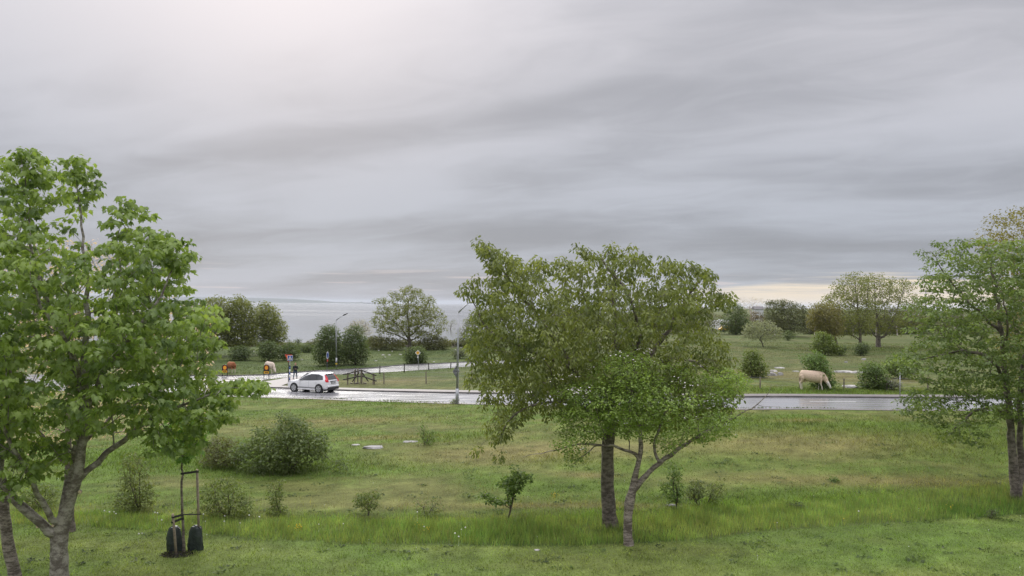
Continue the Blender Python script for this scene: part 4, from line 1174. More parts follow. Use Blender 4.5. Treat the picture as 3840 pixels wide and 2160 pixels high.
# beyond the main road
x, y = scatter(150000, 70, 165, .62)
k = ~onpath(x, y)
k &= ~inside(x, y, gl([(1003, 1455.5), (986, 1446), (978, 1436), (1000, 1431), (1040, 1425), (1076, 1417.5), (1150, 1412), (1215, 1408), (1135, 1424), (1098, 1434), (1060, 1446), (1040, 1456)])[:, :2])
x, y = x[k], y[k]
boost = np.zeros(len(x))
for a_, b_, cx_, cy_ in GS:
    boost += np.exp(-((x - a_) / cx_) ** 2 - ((y - b_) / cy_) ** 2)
hh = (.05 + .12 * np.clip(boost, 0, 1)) * rng.uniform(.5, 1.4, len(x)) * (y / 85)
c = turf(x, y) * rng.uniform(0.75, 1.28, (len(x), 1))
blades('pasture_grass', np.stack([x, y, H(x, y) - .01], -1), hh, rng.uniform(.05, .11, len(x)) * (y / 90), c, .8, 'pasture and verge grass beyond the main road')
# weeds in the joint along the near road edge
pts = chaikin(densify(nk, 1.0), 1)
x, y = [], []
for q in pts:
    if rng.uniform() < .30 and abs(q[0]) < 60:
        m_ = rng.integers(6, 40)
        x += list(q[0] + rng.normal(0, .45, m_)); y += list(q[1] + .32 + rng.normal(0, .07, m_))
x, y = np.array(x), np.array(y)
blades('joint_weeds', np.stack([x, y, H(x, y)], -1), rng.uniform(.04, .16, len(x)), rng.uniform(.05, .12, len(x)), np.array([[.05, .07, .02]]) * rng.uniform(.6, 1.6, (len(x), 1)), .7, 'dark weeds in the joint along the near edge of the road')

# dandelion clocks and yellow flowers, a few pixels each
def dots(name, P, r_, mat, label):
    t = np.array([(1, 0, 0), (-1, 0, 0), (0, 1, 0), (0, -1, 0), (0, 0, 1), (0, 0, -1)], float)
    tf = np.array([(0, 2, 4), (2, 1, 4), (1, 3, 4), (3, 0, 4), (2, 0, 5), (1, 2, 5), (3, 1, 5), (0, 3, 5)])
    n = len(P)
    rr = r_ * rng.uniform(.7, 1.2, n)
    V = (P[:, None] + rr[:, None, None] * t[None]).reshape(-1, 3)
    F = (tf[None] + (np.arange(n) * 6)[:, None, None]).reshape(-1, 3)
    Vs, Fs = [], []
    for i_, p_ in enumerate(P):
        b_ = len(V) + 3 * i_
        gz = H(p_[0], p_[1])
        Vs += [(p_[0] - .004, p_[1], gz), (p_[0] + .004, p_[1], gz), (p_[0], p_[1], p_[2])]
        Fs.append((b_, b_ + 1, b_ + 2))
    o = npmesh(name, np.concatenate([V, Vs]), np.concatenate([F, Fs]), mat, smooth=True)
    return tag(o, label, 'flowers', kind='stuff')
M['clock'] = plain('dandelion_clock', (0.75, 0.74, 0.70), 0.9)
M['yellow_flower'] = plain('yellow_flower', (0.75, 0.55, 0.03), 0.7)
clk = [(391, 1916), (410, 1920), (427, 1920), (434, 1926), (580, 1922), (590, 1924), (606, 1950), (762, 1928), (770, 1955), (842, 1935), (900, 1961), (934, 1932), (972, 1938), (840, 1955), (1287, 1964), (1195, 1966), (520, 2002), (532, 2000), (1706, 2000), (1730, 1985), (1745, 1978), (1720, 2012), (2914, 1960), (3220, 1917), (1565, 1920), (1590, 1975), (745, 1965), (3850, 1980)]
P_ = []
for a_, b_ in clk:
    q = ground(a_, b_ + 34); q2 = at(a_, b_, q[1]); P_.append((q[0], q[1], q2[2]))
dots('dandelion_clocks', np.array(P_), .032, M['clock'], 'white dandelion clocks standing in the tall grass')
P_ = []
for a_, b_, n_ in ((1120, 1968, 14), (1105, 1972, 6), (2078, 1850, 12), (1600, 1980, 6), (3170, 1935, 2), (3560, 1895, 6), (3350, 1927, 3), (2910, 1958, 1), (1560, 1965, 5)):
    for _ in range(n_):
        q = ground(a_ + rng.normal(0, 9), b_ + 22 + rng.normal(0, 3)); q[2] += rng.uniform(.12, .24); P_.append(q)
dots('yellow_flowers', np.array(P_), .022, M['yellow_flower'], 'small yellow flowers scattered in tufts through the grass')
P_ = []
for _ in range(170):
    x_, y_ = scatter(1, 26, 75)
    if not onpath(x_, y_)[0]:
        P_.append((x_[0], y_[0], H(x_[0], y_[0]) + .05 + .1 * rng.uniform()))
dots('daisies', np.array(P_), .016, M['clock'], 'tiny white daisies sprinkled over lawn and meadow')

# weeds and seed stalks that roughen lawn and meadow
x, y = scatter(900, 25, 66)
k = ~onpath(x, y)
x, y = x[k], y[k]
ctr = np.stack([x, y, H(x, y) + .015], -1).repeat(14, 0)
P_ = ctr + rng.normal(0, 1, ctr.shape) * np.array([.10, .10, .012]) * (ctr[:, 1:2] / 38)
P_[:, 2] = np.maximum(P_[:, 2], H(P_[:, 0], P_[:, 1]) + .01)
cv = rng.uniform(.5, 1.35, len(x)).repeat(14)[:, None]
o = leaves('ground_weeds', P_, .10, 'oval', np.array([[.085, .135, .032]]) * cv * rng.uniform(.8, 1.2, (len(P_), 1)), None, (0, 0, 0), ctr, -.35, .5)
tag(o, 'low broad leaved weeds dotted through lawn and meadow', 'weeds', kind='stuff')
x, y = scatter(26000, 31, 74)
k = (y > ys(far_strip, x)) & ~onpath(x, y) & (fbm(x / 3, y / 2, 71) > .47)
x, y = x[k], y[k]
c = np.array([[.19, .165, .085]]) * rng.uniform(.6, 1.25, (len(x), 1))
blades('seed_stalks', np.stack([x, y, H(x, y) - .01], -1), rng.uniform(.10, .34, len(x)), rng.uniform(.012, .022, len(x)) * y / 40, c, .35, 'thin straw coloured seed stalks standing in the meadow', 1.3)
# ------------------------------------------------------------------ built things
def zdir(px, py, Y):
    return at(px, py, Y)

# ---- staking of the young maple, watering bags, mulch
Y = sbase[1]
def st(px, py, dy=0.0):
    p_ = at(px, py, Y); p_[1] += dy
    return Vector(p_)
M['strap'] = plain('black_strap', (0.018, 0.018, 0.018), 0.7)
M['bag'] = plain('green_pvc_bag', (0.028, 0.040, 0.036), 0.4, 0.4, 7.0, bump=0.04)
M['mulch'] = plain('bark_mulch', (0.035, 0.028, 0.022), 0.95, 0.5, 30.0, bump=0.05)
def stake(label, a, b, wd):
    root = thing('wooden_stake', label, 'stake', tuple(a), 0, 'stakes of the young maple')
    o_ = Vector(a)
    MB().tube([Vector((0, 0, -.1)), (Vector(b) - o_) * .5, Vector(b) - o_], [wd * 1.05, wd, wd * .95], 10).build('post', M['wood_stake'], root, True)
    d = (Vector(b) - o_).normalized()
    MB().tube([Vector(b) - o_, Vector(b) - o_ + d * .012], [wd * .95, wd * .7], 10).build('top_face', M['cut_wood'], root)
    return root
gR = Vector(ground(748, 2062)); gL = Vector(ground(662, 2082))
stake('taller right wooden stake of the young maple', gR, st(726, 1768, gR.y - Y), .042)
stake('short left wooden stake of the young maple', gL, st(661, 1920, gL.y - Y), .042)
def strap(label, a, b, wd, th=.012):
    o = MB().bar((0, 0, 0), b - a, th, wd).build('tree_strap', M['strap'], None, False, 0.003, tuple(a))
    return tag(o, label, 'strap', 'straps tying the young maple')
yR, yL = gR.y - Y, gL.y - Y
def band(label, a, b, hgt):
    """flat webbing loop between stem and stake"""
    root = thing('tree_strap', label, 'strap', tuple(a), 0, 'straps tying the young maple')
    d = b - a
    s_ = Vector((d.y, -d.x, 0)).normalized() * .035
    for sg in (1, -1):
        q = [s_ * sg, d + s_ * sg]
        V_ = [q[0] + Vector((0, 0, -hgt / 2)), q[1] + Vector((0, 0, -hgt / 2)), q[1] + Vector((0, 0, hgt / 2)), q[0] + Vector((0, 0, hgt / 2))]
        V_ += [p_ + s_ * sg * .12 for p_ in V_]
        MB().add(V_, [(0, 1, 2, 3), (7, 6, 5, 4), (0, 4, 5, 1), (1, 5, 6, 2), (2, 6, 7, 3), (3, 7, 4, 0)]).build('webbing', M['strap'], root)
    MB().tube([d + Vector((0, 0, -hgt / 2)), d + Vector((0, 0, hgt / 2))], .05, 10, False).build('loop', M['strap'], root)
    MB().tube([Vector((0, 0, -hgt / 2)), Vector((0, 0, hgt / 2))], .05, 10, False).build('loop', M['strap'], root)
band('top black strap from the stem to the taller stake', st(683, 1776), st(727, 1775, yR), .055)
band('thin lower strap from the stem to the taller stake', st(684, 1930), st(737, 1937, yR), .022)
band('upper black strap round the short stake', st(684, 1930, -.05), st(662, 1931, yL), .05)
band('lower black strap round the short stake', st(686, 1943, -.05), st(661, 1950, yL), .05)

def bag(label, px, pbase, wpx, hpx, seed):
    g0 = ground(px, pbase)
    s_ = ppm(g0[1]); w_, h_ = wpx / s_, hpx / s_
    root = thing('watering_bag', label, 'watering bag', tuple(g0), 0, 'green watering bags at the young maple')
    rg = np.random.default_rng(seed)
    n, rows = 22, 14
    V_, F_ = [], []
    for j in range(rows):
        t_ = j / (rows - 1)
        prof = (0.94 + 0.06 * math.sin(min(t_ * 5, 1.57))) * (1 - .08 * t_ - .36 * t_ ** 3) if t_ < .93 else (0.52 - (t_ - .93) * 3)
        for i in range(n):
            a_ = 2 * math.pi * i / n
            fold = 1 + 0.08 * math.sin(3 * a_ + seed + 4 * t_) + 0.05 * math.sin(7 * a_ + 6 * t_ * seed) + rg.normal(0, .025)
            V_.append((w_ / 2 * prof * fold * math.cos(a_) + .05 * w_ * t_ * (seed - 1.5), .15 * prof * fold * math.sin(a_), h_ * t_ + .02 * math.sin(2 * a_) * t_ - .01))
    for j in range(rows - 1):
        for i in range(n):
            F_.append((j * n + i, j * n + (i + 1) % n, (j + 1) * n + (i + 1) % n, (j + 1) * n + i))
    F_.append(tuple((rows - 1) * n + i for i in range(n)))
    MB().add(V_, F_).build('bag_body', M['bag'], root, True)
    MB().bar((w_ * .18, -.02, h_ * .95), (w_ * .36, -.05, h_ * .88), .02, .05).build('filling_flap', M['black'], root)
    MB().bar((-w_ * .15, -.10, h_ * .965), (-w_ * .02, -.11, h_ * .975), .012, .02).build('label_tag', M['white'], root)
    return root
bag('left dark green watering bag behind the short stake', 655, 2065, 62, 92, 1)
bag('right dark green watering bag leaning beside the stem', 733, 2062, 58, 92, 2)
rgm = np.random.default_rng(3)
g0 = ground(668, 2078)
n = 900
a_ = rgm.uniform(0, 6.28, n); r_ = np.sqrt(rgm.uniform(0, 1, n))
Pm = np.stack([g0[0] + .55 * r_ * np.cos(a_), g0[1] + .42 * r_ * np.sin(a_), np.zeros(n)], -1)
Pm[:, 2] = H(Pm[:, 0], Pm[:, 1]) + .01 + .05 * (1 - r_) * rgm.uniform(.3, 1, n)
leaves('bark_mulch', Pm, .05, 'far', np.array([[.03, .024, .018]]) * rgm.uniform(.4, 2.2, (n, 1)), None, (0, 0, 0), None, 0, 1.2)
o = bpy.data.objects['bark_mulch']
tag(o, 'dark bark mulch heap round the foot of the young maple', 'mulch', kind='stuff')

# ---- rocks
def rock(label, px, py, wpx, hpx, mat='rock', group=None, dep=0.6, name='rock'):
    g0 = ground(px, py)
    s_ = ppm(g0[1])
    w_, h_ = wpx / s_, hpx / s_
    bm = bmesh.new()
    bmesh.ops.create_icosphere(bm, subdivisions=2, radius=1)
    sd_ = random.random() * 100
    for v_ in bm.verts:
        c_ = v_.co
        f_ = 1 + .5 * (float(vnoise(c_.x * 2.1 + sd_, c_.y * 2.1 + c_.z * 3, 5)) - .5)
        q = c_ * f_
        q.z = max(-.3, min(q.z, .62 + .25 * (float(vnoise(c_.x * 1.6 + sd_, c_.y * 1.6, 8)) - .5)))
        v_.co = Vector((q.x * w_ / 2, q.y * w_ / 2 * dep, q.z * h_))
    me = bpy.data.meshes.new(name)
    bm.to_mesh(me); bm.free()
    me.materials.append(M[mat])
    o = link(name, me, None, tuple(g0))
    o.rotation_euler = (0, 0, random.uniform(-.15, .15))
    return tag(o, label, 'rock', group)
rock('pale flat rock ledge under the dry patch, left piece', 1400, 1680, 80, 13, 'rock_grey')
rock('small white rock at the left end of the ledge', 1335, 1669, 32, 6)
rock('long thin white slab at the right end of the ledge', 1540, 1657, 56, 6, 'rock_grey')
rock('pale slab right of the hawthorn branch tip', 2726, 1594, 42, 9)
rock('small grey stone beside the upright sapling', 2517, 1896, 38, 9, 'rock_grey')
rock('white stone lying alone on the mown lawn', 2012, 2064, 24, 7)
RG = 'limestone outcrop beyond the road'
rock('biggest grey boulder of the outcrop left of the cow', 2893, 1409, 42, 20, 'rock_grey', RG)
rock('white topped boulder behind the biggest grey boulder', 2900, 1394, 30, 11, 'rock', RG)
rock('dark boulder right of the biggest grey boulder', 2926, 1407, 24, 16, 'rock_grey', RG)
rock('thin white ledge above the boulders left of the cow', 2922, 1381, 44, 7, 'rock', RG)
rock('small white ledge just above the cow rump', 2985, 1394, 26, 6, 'rock', RG)
rock('long white limestone ledge right of the cow bush', 3165, 1396, 80, 10, 'rock', RG)
rock('right end of the long white limestone ledge', 3222, 1399, 62, 12, 'rock', RG)
rock('flat white slab in the grass right of the cow', 3186, 1449, 58, 8, 'rock', RG)
rock('grey stone below the flat white slab', 3195, 1454, 50, 8, 'rock_grey', RG)
rock('small white rock under the far oaks', 3240, 1350, 18, 10, 'rock', RG)
rock('pale rock in the bank above the long ledge', 3172, 1360, 14, 8, 'rock_grey', RG)
rock('white rock beside the right edge tree foliage', 3410, 1399, 24, 7, 'rock', RG)
SR = 'small white rocks in the far pasture'
for px, py, wp, lb in ((1437, 1332, 15, 'leftmost of three flat white rocks left of the lone oak bush'), (1460, 1332, 13, 'middle of three flat white rocks left of the lone oak bush'), (1501, 1330, 12, 'white rock touching the left of the lone oak bush'),
                       (1444, 1340, 9, 'tiny white rock below the three flat rocks'), (1387, 1305, 14, 'white rock at the foot of the hedge scrub'), (1410, 1354, 11, 'white rock on the verge right of the thicket'), (1606, 1310, 14, 'white rock right of the lone oak under the hedge scrub'),
                       (1709, 1313, 10, 'white rock left of the nearer lamp post'), (1729, 1304, 11, 'white rock just right of the nearer lamp post'), (1548, 1357, 10, 'pale rock at the foot of the diamond sign bush'), (1627, 1357, 9, 'pale rock on the verge right of the diamond sign'),
                       (1702, 1280, 44, 'long pale rock on the far skyline by the lamp'), (952, 1318, 10, 'white rock below the far copse'), (1132, 1349, 10, 'white rock right of the crossing sign'), (1470, 1318, 7, 'tiny white rock high on the far pasture'), (1420, 1315, 7, 'tiny white rock below the hedge scrub')):
    rock(lb, px, py, wp, max(3.5, wp * .3) if wp < 40 else 4, 'rock', SR)

# ---- lamp posts
M['lampglass'] = plain('lamp_cover', (0.5, 0.5, 0.48), 0.3)
M['tape'] = plain('yellow_tape', (0.65, 0.45, 0.04), 0.5)
def lamp(label, base_px, elbow_px, mid_px, tip_px, r_, dark=False):
    b = ground(*base_px); Y_ = b[1]
    q = [Vector(at(*p_, Y_)) - Vector(b) for p_ in (elbow_px, mid_px, tip_px)]
    root = thing('street_lamp', label, 'street lamp', tuple(b), 0, 'street lamps along the roads')
    e = q[0]
    MB().tube([(0, 0, -.2), (0, 0, 1.2)], [r_ * 1.35, r_ * 1.3], 12).build('base_sleeve', M['steel'], root, True)
    MB().tube([(0, 0, 1.2), (e.x * .6, 0, e.z * .6), e], [r_, r_ * .8, r_ * .6], 12).build('pole', M['steel'], root, True)
    MB().tube([e, q[1]], [r_ * .6, r_ * .5], 10).build('arm', M['steel'], root, True)
    d = (q[2] - q[1])
    h = root_head = MB()
    n = 9
    pts, rad = [], []
    for i in range(n):
        t_ = i / (n - 1)
        pts.append(q[1] + d * t_)
        rad.append((.075 + .06 * math.sin(math.pi * min(1, t_ * 1.15)), .05 + .04 * math.sin(math.pi * min(1, t_ * 1.15))))
    hd = MB().tube(pts, rad, 12).build('lamp_head', M['black'] if dark else M['steel'], root, True)
    MB().box(q[1] + d * .6 + Vector((0, 0, -.085)), (d.length * .6, .14, .03)).build('lamp_cover', M['lampglass'], hd)
    MB().box((r_ * .2, -r_ * 1.32, .7), (.09, .02, .28)).build('service_hatch', M['steel'], root)
    return root, b
lroot, lb_ = lamp('farther street lamp with dark tilted head, above the thicket', (1261, 1377), (1260, 1201), (1286, 1183), (1304, 1175), .085, True)
MB().tube([(0, 0, .35), (0, 0, .55)], .125, 12).build('yellow_band', M['tape'], lroot)
MB().tube([(0, 0, .55), (0, 0, .68)], .122, 12).build('black_band', M['black'], lroot)
l2, l2b = lamp('nearer tall street lamp at the road edge left of the broad tree', (1714, 1515), (1719, 1172), (1757, 1135), (1785, 1132), .10)
MB().tube([(0, 0, 2.6), (0, 0, 2.68)], .14, 12).build('clamp_band', M['steel'], l2)

# ---- road signs
M['blue'] = plain('sign_blue', (0.02, 0.07, 0.30), 0.4, 0.1)
M['red'] = plain('sign_red', (0.55, 0.03, 0.02), 0.4, 0.1)
M['yellow'] = plain('sign_yellow', (0.80, 0.42, 0.02), 0.4, 0.1)
M['orange'] = plain('sign_orange', (0.80, 0.25, 0.02), 0.4, 0.1)
M['sign_grey'] = plain('sign_back_grey', (0.13, 0.135, 0.14), 0.5, 0.1)
def tri(cx, cz, w_, h_, down=False):
    return [(cx - w_ / 2, cz + h_ / 2), (cx + w_ / 2, cz + h_ / 2), (cx, cz - h_ / 2)] if down else [(cx - w_ / 2, cz - h_ / 2), (cx + w_ / 2, cz - h_ / 2), (cx, cz + h_ / 2)]
def rect(cx, cz, w_, h_):
    return [(cx - w_ / 2, cz - h_ / 2), (cx + w_ / 2, cz - h_ / 2), (cx + w_ / 2, cz + h_ / 2), (cx - w_ / 2, cz + h_ / 2)]
def disc(cx, cz, rx, rz, n=24):
    return [(cx + rx * math.cos(2 * math.pi * i / n), cz + rz * math.sin(2 * math.pi * i / n)) for i in range(n)]
# pedestrian crossing sign on a striped post
b = ground(1086, 1437); Y_ = b[1]; s_ = ppm(Y_)
root = thing('crossing_sign', 'blue square pedestrian crossing sign on blue and white striped post', 'road sign', tuple(b), R(8))
zc_ = at(1087, 1343, Y_)[2] - b[2]; ztop = at(1086, 1375, Y_)[2] - b[2]
MB().tube([(0, 0, -.1), (0, 0, zc_ + .2)], .03, 10).build('pole', M['steel'], root, True)
nb = 6
for i in range(nb):
    z0, z1 = ztop * i / nb, ztop * (i + 1) / nb
    MB().tube([(0, 0, z0), (0, 0, z1)], .065, 12).build('white_band' if i % 2 == 0 else 'blue_band', M['white'] if i % 2 == 0 else M['blue'], root, True)
MB().tube([(0, 0, ztop), (0, 0, ztop + .14)], .07, 12).build('black_cap', M['black'], root, True)
pl = MB().prism(rect(0.02, zc_, .54, .56), -.05, -.035).build('sign_plate', M['white'], root)
fc = MB().prism(rect(0.02, zc_ + .03, .48, .44), -.058, -.051).build('blue_panel', M['blue'], root)
MB().prism(rect(0.02, zc_ - .235, .48, .05), -.058, -.051).build('blue_strip', M['blue'], root)
MB().prism(tri(0.02, zc_ + .03, .40, .38), -.064, -.059).build('white_triangle', M['white'], root)
fig = MB().prism(disc(.02, zc_ + .075, .026, .026, 10), -.070, -.065)
for poly in ([(.0, zc_ + .045), (.045, zc_ + .045), (.045, zc_ - .04), (-.005, zc_ - .04)], [(.0, zc_ - .03), (.03, zc_ - .03), (-.035, zc_ - .145), (-.07, zc_ - .145)], [(.01, zc_ - .03), (.045, zc_ - .03), (.10, zc_ - .145), (.065, zc_ - .145)], [(-.05, zc_ - .03), (.0, zc_ + .04), (.01, zc_ + .02), (-.035, zc_ - .045)]):
    fig.prism(poly, -.070, -.065)
fig.build('walking_figure', M['black'], root)
# give way sign behind it
b = ground(1078, 1435); s_ = ppm(b[1])
root = thing('give_way_sign', 'red rimmed yellow give way triangle half behind the crossing sign', 'road sign', tuple(b + np.array([0, .35, 0])), R(-18))
z_ = at(1078, 1345, b[1])[2] - b[2]
MB().tube([(0, 0, -.1), (0, 0, z_ + .3)], .04, 10).build('pole', M['black'], root, True)
MB().prism(tri(0, z_, .88, .80, True), -.06, -.05).build('red_border', M['red'], root)
MB().prism(tri(0, z_ + .035, .58, .52, True), -.068, -.061).build('yellow_field', M['orange'], root)
# narrow edge-on round sign
b = ground(1226, 1401); s_ = ppm(b[1])
root = thing('round_sign', 'round road sign turned edge on, on thin grey pole behind the car', 'road sign', tuple(b), R(79))
z_ = at(1228, 1332, b[1])[2] - b[2]
MB().tube([(0, 0, -.1), (0, 0, z_ + .35)], .035, 10).build('pole', M['sign_grey'], root, True)
MB().prism(disc(0, z_, .34, .42), -.06, -.045).build('rim', M['white'], root)
MB().prism(disc(0, z_, .27, .34), -.066, -.061).build('face', M['blue'], root)
MB().prism(rect(0, z_ - .62, .34, .24), -.055, -.042).build('lower_plate', M['red'], root)
# priority road diamond
b = ground(1570, 1391)
root = thing('priority_sign', 'yellow and white priority road diamond on thin pole', 'road sign', tuple(b), R(4))
z_ = at(1567, 1323, b[1])[2] - b[2]; dx_ = at(1567, 1323, b[1])[0] - b[0]
MB().tube([(0, 0, -.1), (dx_, 0, z_ + .2)], .028, 10).build('pole', M['steel'], root, True)
def dia(r_):
    return [(dx_ - r_, z_), (dx_, z_ - r_), (dx_ + r_, z_), (dx_, z_ + r_)]
MB().prism(dia(.34), -.05, -.036).build('white_border', M['white'], root)
MB().prism(dia(.235), -.058, -.051).build('yellow_field', M['yellow'], root)
MB().prism(rect(dx_, z_ - .52, .16, .18), -.046, -.034).build('lower_plate', M['white'], root)
# back of a triangular sign clamped to the lamp post
c_ = at(1711, 1392, l2b[1])
root = thing('sign_back', 'grey back of a sign clamped to the nearer street lamp', 'road sign', (c_[0], c_[1] - .16, c_[2]), R(55))
MB().prism([(-.42, 0), (0, -.45), (.42, 0), (0, .45)], -.012, .012).build('plate', M['sign_grey'], root)
MB().box((0, -.03, .12), (.55, .03, .05)).build('rail', M['steel'], root)
MB().box((0, -.03, -.12), (.55, .03, .05)).build('rail', M['steel'], root)
# black arched boards with an orange ring
def ring_board(label, px, py, wpx, ptop):
    b = ground(px, py); s_ = ppm(b[1])
    w_ = wpx / s_; h_ = (py - ptop) / s_
    root = thing('ring_sign', label, 'road sign', tuple(b), R(6), 'black arched ring signs at the junction')
    r_ = w_ / 2
    for sg in (-1, 1):
        MB().box((sg * (r_ - .035), 0, h_ * .25), (.07, .07, h_ * .5 + .1)).build('leg', M['black'], root)
    arch = [(-r_, h_ * .32), (r_, h_ * .32), (r_, h_ - r_)] + [(r_ * math.cos(t_), h_ - r_ + r_ * math.sin(t_)) for t_ in np.linspace(.2, math.pi - .2, 9)] + [(-r_, h_ - r_)]
    bd = MB().prism(arch, -.06, .0).build('board', M['black'], root)
    cz = h_ - r_ * 1.12
    M.setdefault('ring_dark', plain('sign_dark_red', (0.10, 0.018, 0.012), 0.4))
    MB().prism(disc(0, cz, r_ * .80, r_ * .95), -.07, -.061).build('dark_red_disc', M['ring_dark'], root)
    MB().prism(disc(0, cz, r_ * .60, r_ * .74), -.079, -.071).build('orange_ring', M['orange'], root)
    MB().prism(disc(0, cz, r_ * .44, r_ * .58), -.088, -.080).build('yellow_ring', M['yellow'], root)
    MB().prism(disc(0, cz, r_ * .16, r_ * .34), -.096, -.089).build('orange_core', M['orange'], root)
    yp = MB().prism(rect(0, h_ * .42, w_ * .84, h_ * .17), -.075, -.062).build('yellow_plate', M['yellow'], root)
    tx = MB()
    for k_, (x0, x1) in enumerate(((-.28, -.02), (.04, .26))):
        tx.prism(rect((x0 + x1) / 2 * w_, h_ * .445, (x1 - x0) * w_, h_ * .028), -.082, -.076)
    tx.prism(rect(0, h_ * .395, w_ * .62, h_ * .04), -.082, -.076)
    tx.build('lettering', M['black'], yp)
    return root
ring_board('black ring sign in front of the brown cow', 843, 1412, 21, 1367)
ring_board('black ring sign in front of the white cow', 999, 1418, 21, 1367)

# ---- wooden stile frame
Y_ = ground(1356, 1440)[1]
b = ground(1356, 1440)
root = thing('wooden_stile', 'weathered wooden stile with angled rails and braces right of the car', 'stile', tuple(b))
def wp(px, py, dy=0.0):
    p_ = at(px, py, Y_); p_[1] += dy
    return Vector(p_) - Vector(b)
for a_, e_, dy0, dy1 in (((1293.5, 1402), (1354, 1389), -.9, 0), ((1356, 1389), (1416, 1405), 0, -.9), ((1293, 1421), (1353, 1410), -.9, 0), ((1358, 1410), (1417, 1426), 0, -.9)):
    MB().bar(wp(*a_, dy0), wp(*e_, dy1), .11, .10).build('rail', M['wood_dark'], root)
for px, p0, dy in ((1308.5, 1400, -.68), (1356, 1389, .06), (1404, 1402, -.75), (1323, 1391, .9), (1333, 1386, 1.3), (1349, 1388, .8)):
    t_ = wp(px, p0, dy + .08)
    gz = H(t_.x + b[0], t_.y + b[1]) - b[2]
    MB().bar((t_.x, t_.y, gz - .2), t_, .13, .13).build('post', M['wood_old'], root)
for a_, e_ in (((1347, 1396), (1320, 1432)), ((1358, 1399), (1381, 1431))):
    MB().bar(wp(*a_, .12), wp(*e_, .12), .10, .10).build('brace', M['wood_dark'], root)
for px, w_ in ((1316, 8), (1332, 13), (1341, 9), (1367, 12)):
    t_ = wp(px, 1430, .2); gz = H(t_.x + b[0], t_.y + b[1]) - b[2]
    MB().box((t_.x, t_.y, gz + .08), (w_ / 37, .3, .1), Matrix.Rotation(.1 * (px % 3 - 1), 3, 'Y')).build('tread', M['wood_old'], root)

# ---- wire fences
def fence(label, posts, hpx_list, mat='wood_old', dark=False):
    g0 = ground(*posts[0])
    root = thing('wire_fence', label, 'fence', tuple(g0))
    tops, rng_ = [], random.Random(len(label))
    for (px, py), hp in zip(posts, hpx_list):
        q = ground(px, py); hgt = hp / ppm(q[1])
        lx = rng_.uniform(-.06, .06)
        a_ = Vector(q - g0); t_ = a_ + Vector((lx, rng_.uniform(-.04, .04), hgt))
        MB().tube([a_ + Vector((0, 0, -.2)), a_ + Vector((lx * .5, 0, hgt * .5)), t_], [.065, .06, .055], 8).build('post', M[mat], root)
        tops.append((a_, hgt))
    for f_ in (.92, .62, .32):
        pts = []
        for (a1, h1), (a2, h2) in zip(tops[:-1], tops[1:]):
            pts += [a1 + Vector((0, 0, h1 * f_)), (a1 + a2) / 2 + Vector((0, 0, (h1 + h2) / 2 * f_ - .04))]
        pts.append(tops[-1][0] + Vector((0, 0, tops[-1][1] * f_)))
        MB().tube(pts, .004, 4).build('wire', M['steel'], root)
    return root
fence('thin dark fence posts and wire along the side road', [(1333, 1412), (1424, 1403), (1516, 1397), (1608, 1388), (1690, 1383), (1768, 1376), (1850, 1370)], [27, 32, 33, 27, 24, 26, 24], 'wood_dark')
fence('grey wooden fence posts and wire in the grass before the side road', [(1404, 1441), (1440, 1440), (1598, 1439), (1769, 1436), (1900, 1440), (2100, 1445)], [36, 44, 46, 46, 45, 45])
fence('pale fence posts and wire beyond the road behind the cow', [(2600, 1452), (2740, 1455), (2850, 1458), (3000, 1459), (3165, 1461), (3326, 1463), (3480, 1464), (3640, 1466)], [50, 50, 46, 44, 42, 50, 48, 48])
b = ground(3386, 1494)
root = thing('marker_post', 'thin grey steel marker post beside the far kerb on the right', 'post', tuple(b + np.array([0, .5, 0])))
MB().tube([(0, 0, -.1), (0, 0, 92 / ppm(b[1]))], .035, 8).build('pole', M['steel'], root, True)
MB().tube([(0, 0, 92 / ppm(b[1])), (0, 0, 92 / ppm(b[1]) + .12)], [.06, .05], 8).build('cap', M['white'], root, True)
b = ground(3472, 1240)
root = thing('utility_pole', 'distant grey utility pole in the bright gap by the right tree', 'pole', tuple(b))
zt = at(3478, 1085, b[1])[2] - b[2]
MB().tube([(0, 0, -.3), (0, 0, zt)], [.22, .15], 10).build('pole', M['sign_grey'], root, True)
MB().box((0, 0, zt - .7), (2.4, .15, .15)).build('crossarm', M['sign_grey'], root)
for sx in (-1, 0, 1):
    MB().tube([(sx, 0, zt - .62), (sx, 0, zt - .3)], .06, 8).build('insulator', M['white'], root)

# ---- far buildings and vehicles glimpsed through the trees
M['shed_wall'] = plain('white_boards', (0.66, 0.67, 0.70), 0.7, 0.08)
M['shed_roof'] = plain('roof_sheet', (0.16, 0.15, 0.15), 0.7, 0.15)
M['glass'] = plain('dark_glass', (0.015, 0.018, 0.02), 0.08, 0.1, spec=0.8)
def shed(label, px, py, Y_, wm, dm, hw, hr):
    x_ = at(px, py, Y_)[0]
    b = np.array([x_, Y_, float(H(x_, Y_))])
    root = thing('far_house', label, 'house', tuple(b))
    MB().box((0, 0, hw / 2 - .2), (wm, dm, hw + .4)).build('wall', M['shed_wall'], root)
    rf = MB().add([(-wm / 2 - .3, -dm / 2 - .3, hw), (wm / 2 + .3, -dm / 2 - .3, hw), (wm / 2 + .3, dm / 2 + .3, hw), (-wm / 2 - .3, dm / 2 + .3, hw), (-wm / 2 - .3, 0, hw + hr), (wm / 2 + .3, 0, hw + hr)], [(0, 1, 5, 4), (2, 3, 4, 5), (0, 4, 3), (1, 2, 5), (3, 2, 1, 0)]).build('roof', M['shed_roof'], root)
    for i in range(max(2, int(wm / 3))):
        xx = -wm / 2 + (i + .5) * wm / max(2, int(wm / 3))
        wn = MB().box((xx, -dm / 2 - .02, hw * .55), (1.0, .06, 1.1)).build('window', M['glass'], root)
        MB().box((xx, -dm / 2 - .05, hw * .55 - .6), (1.2, .12, .08)).build('sill', M['shed_wall'], wn)
    return root
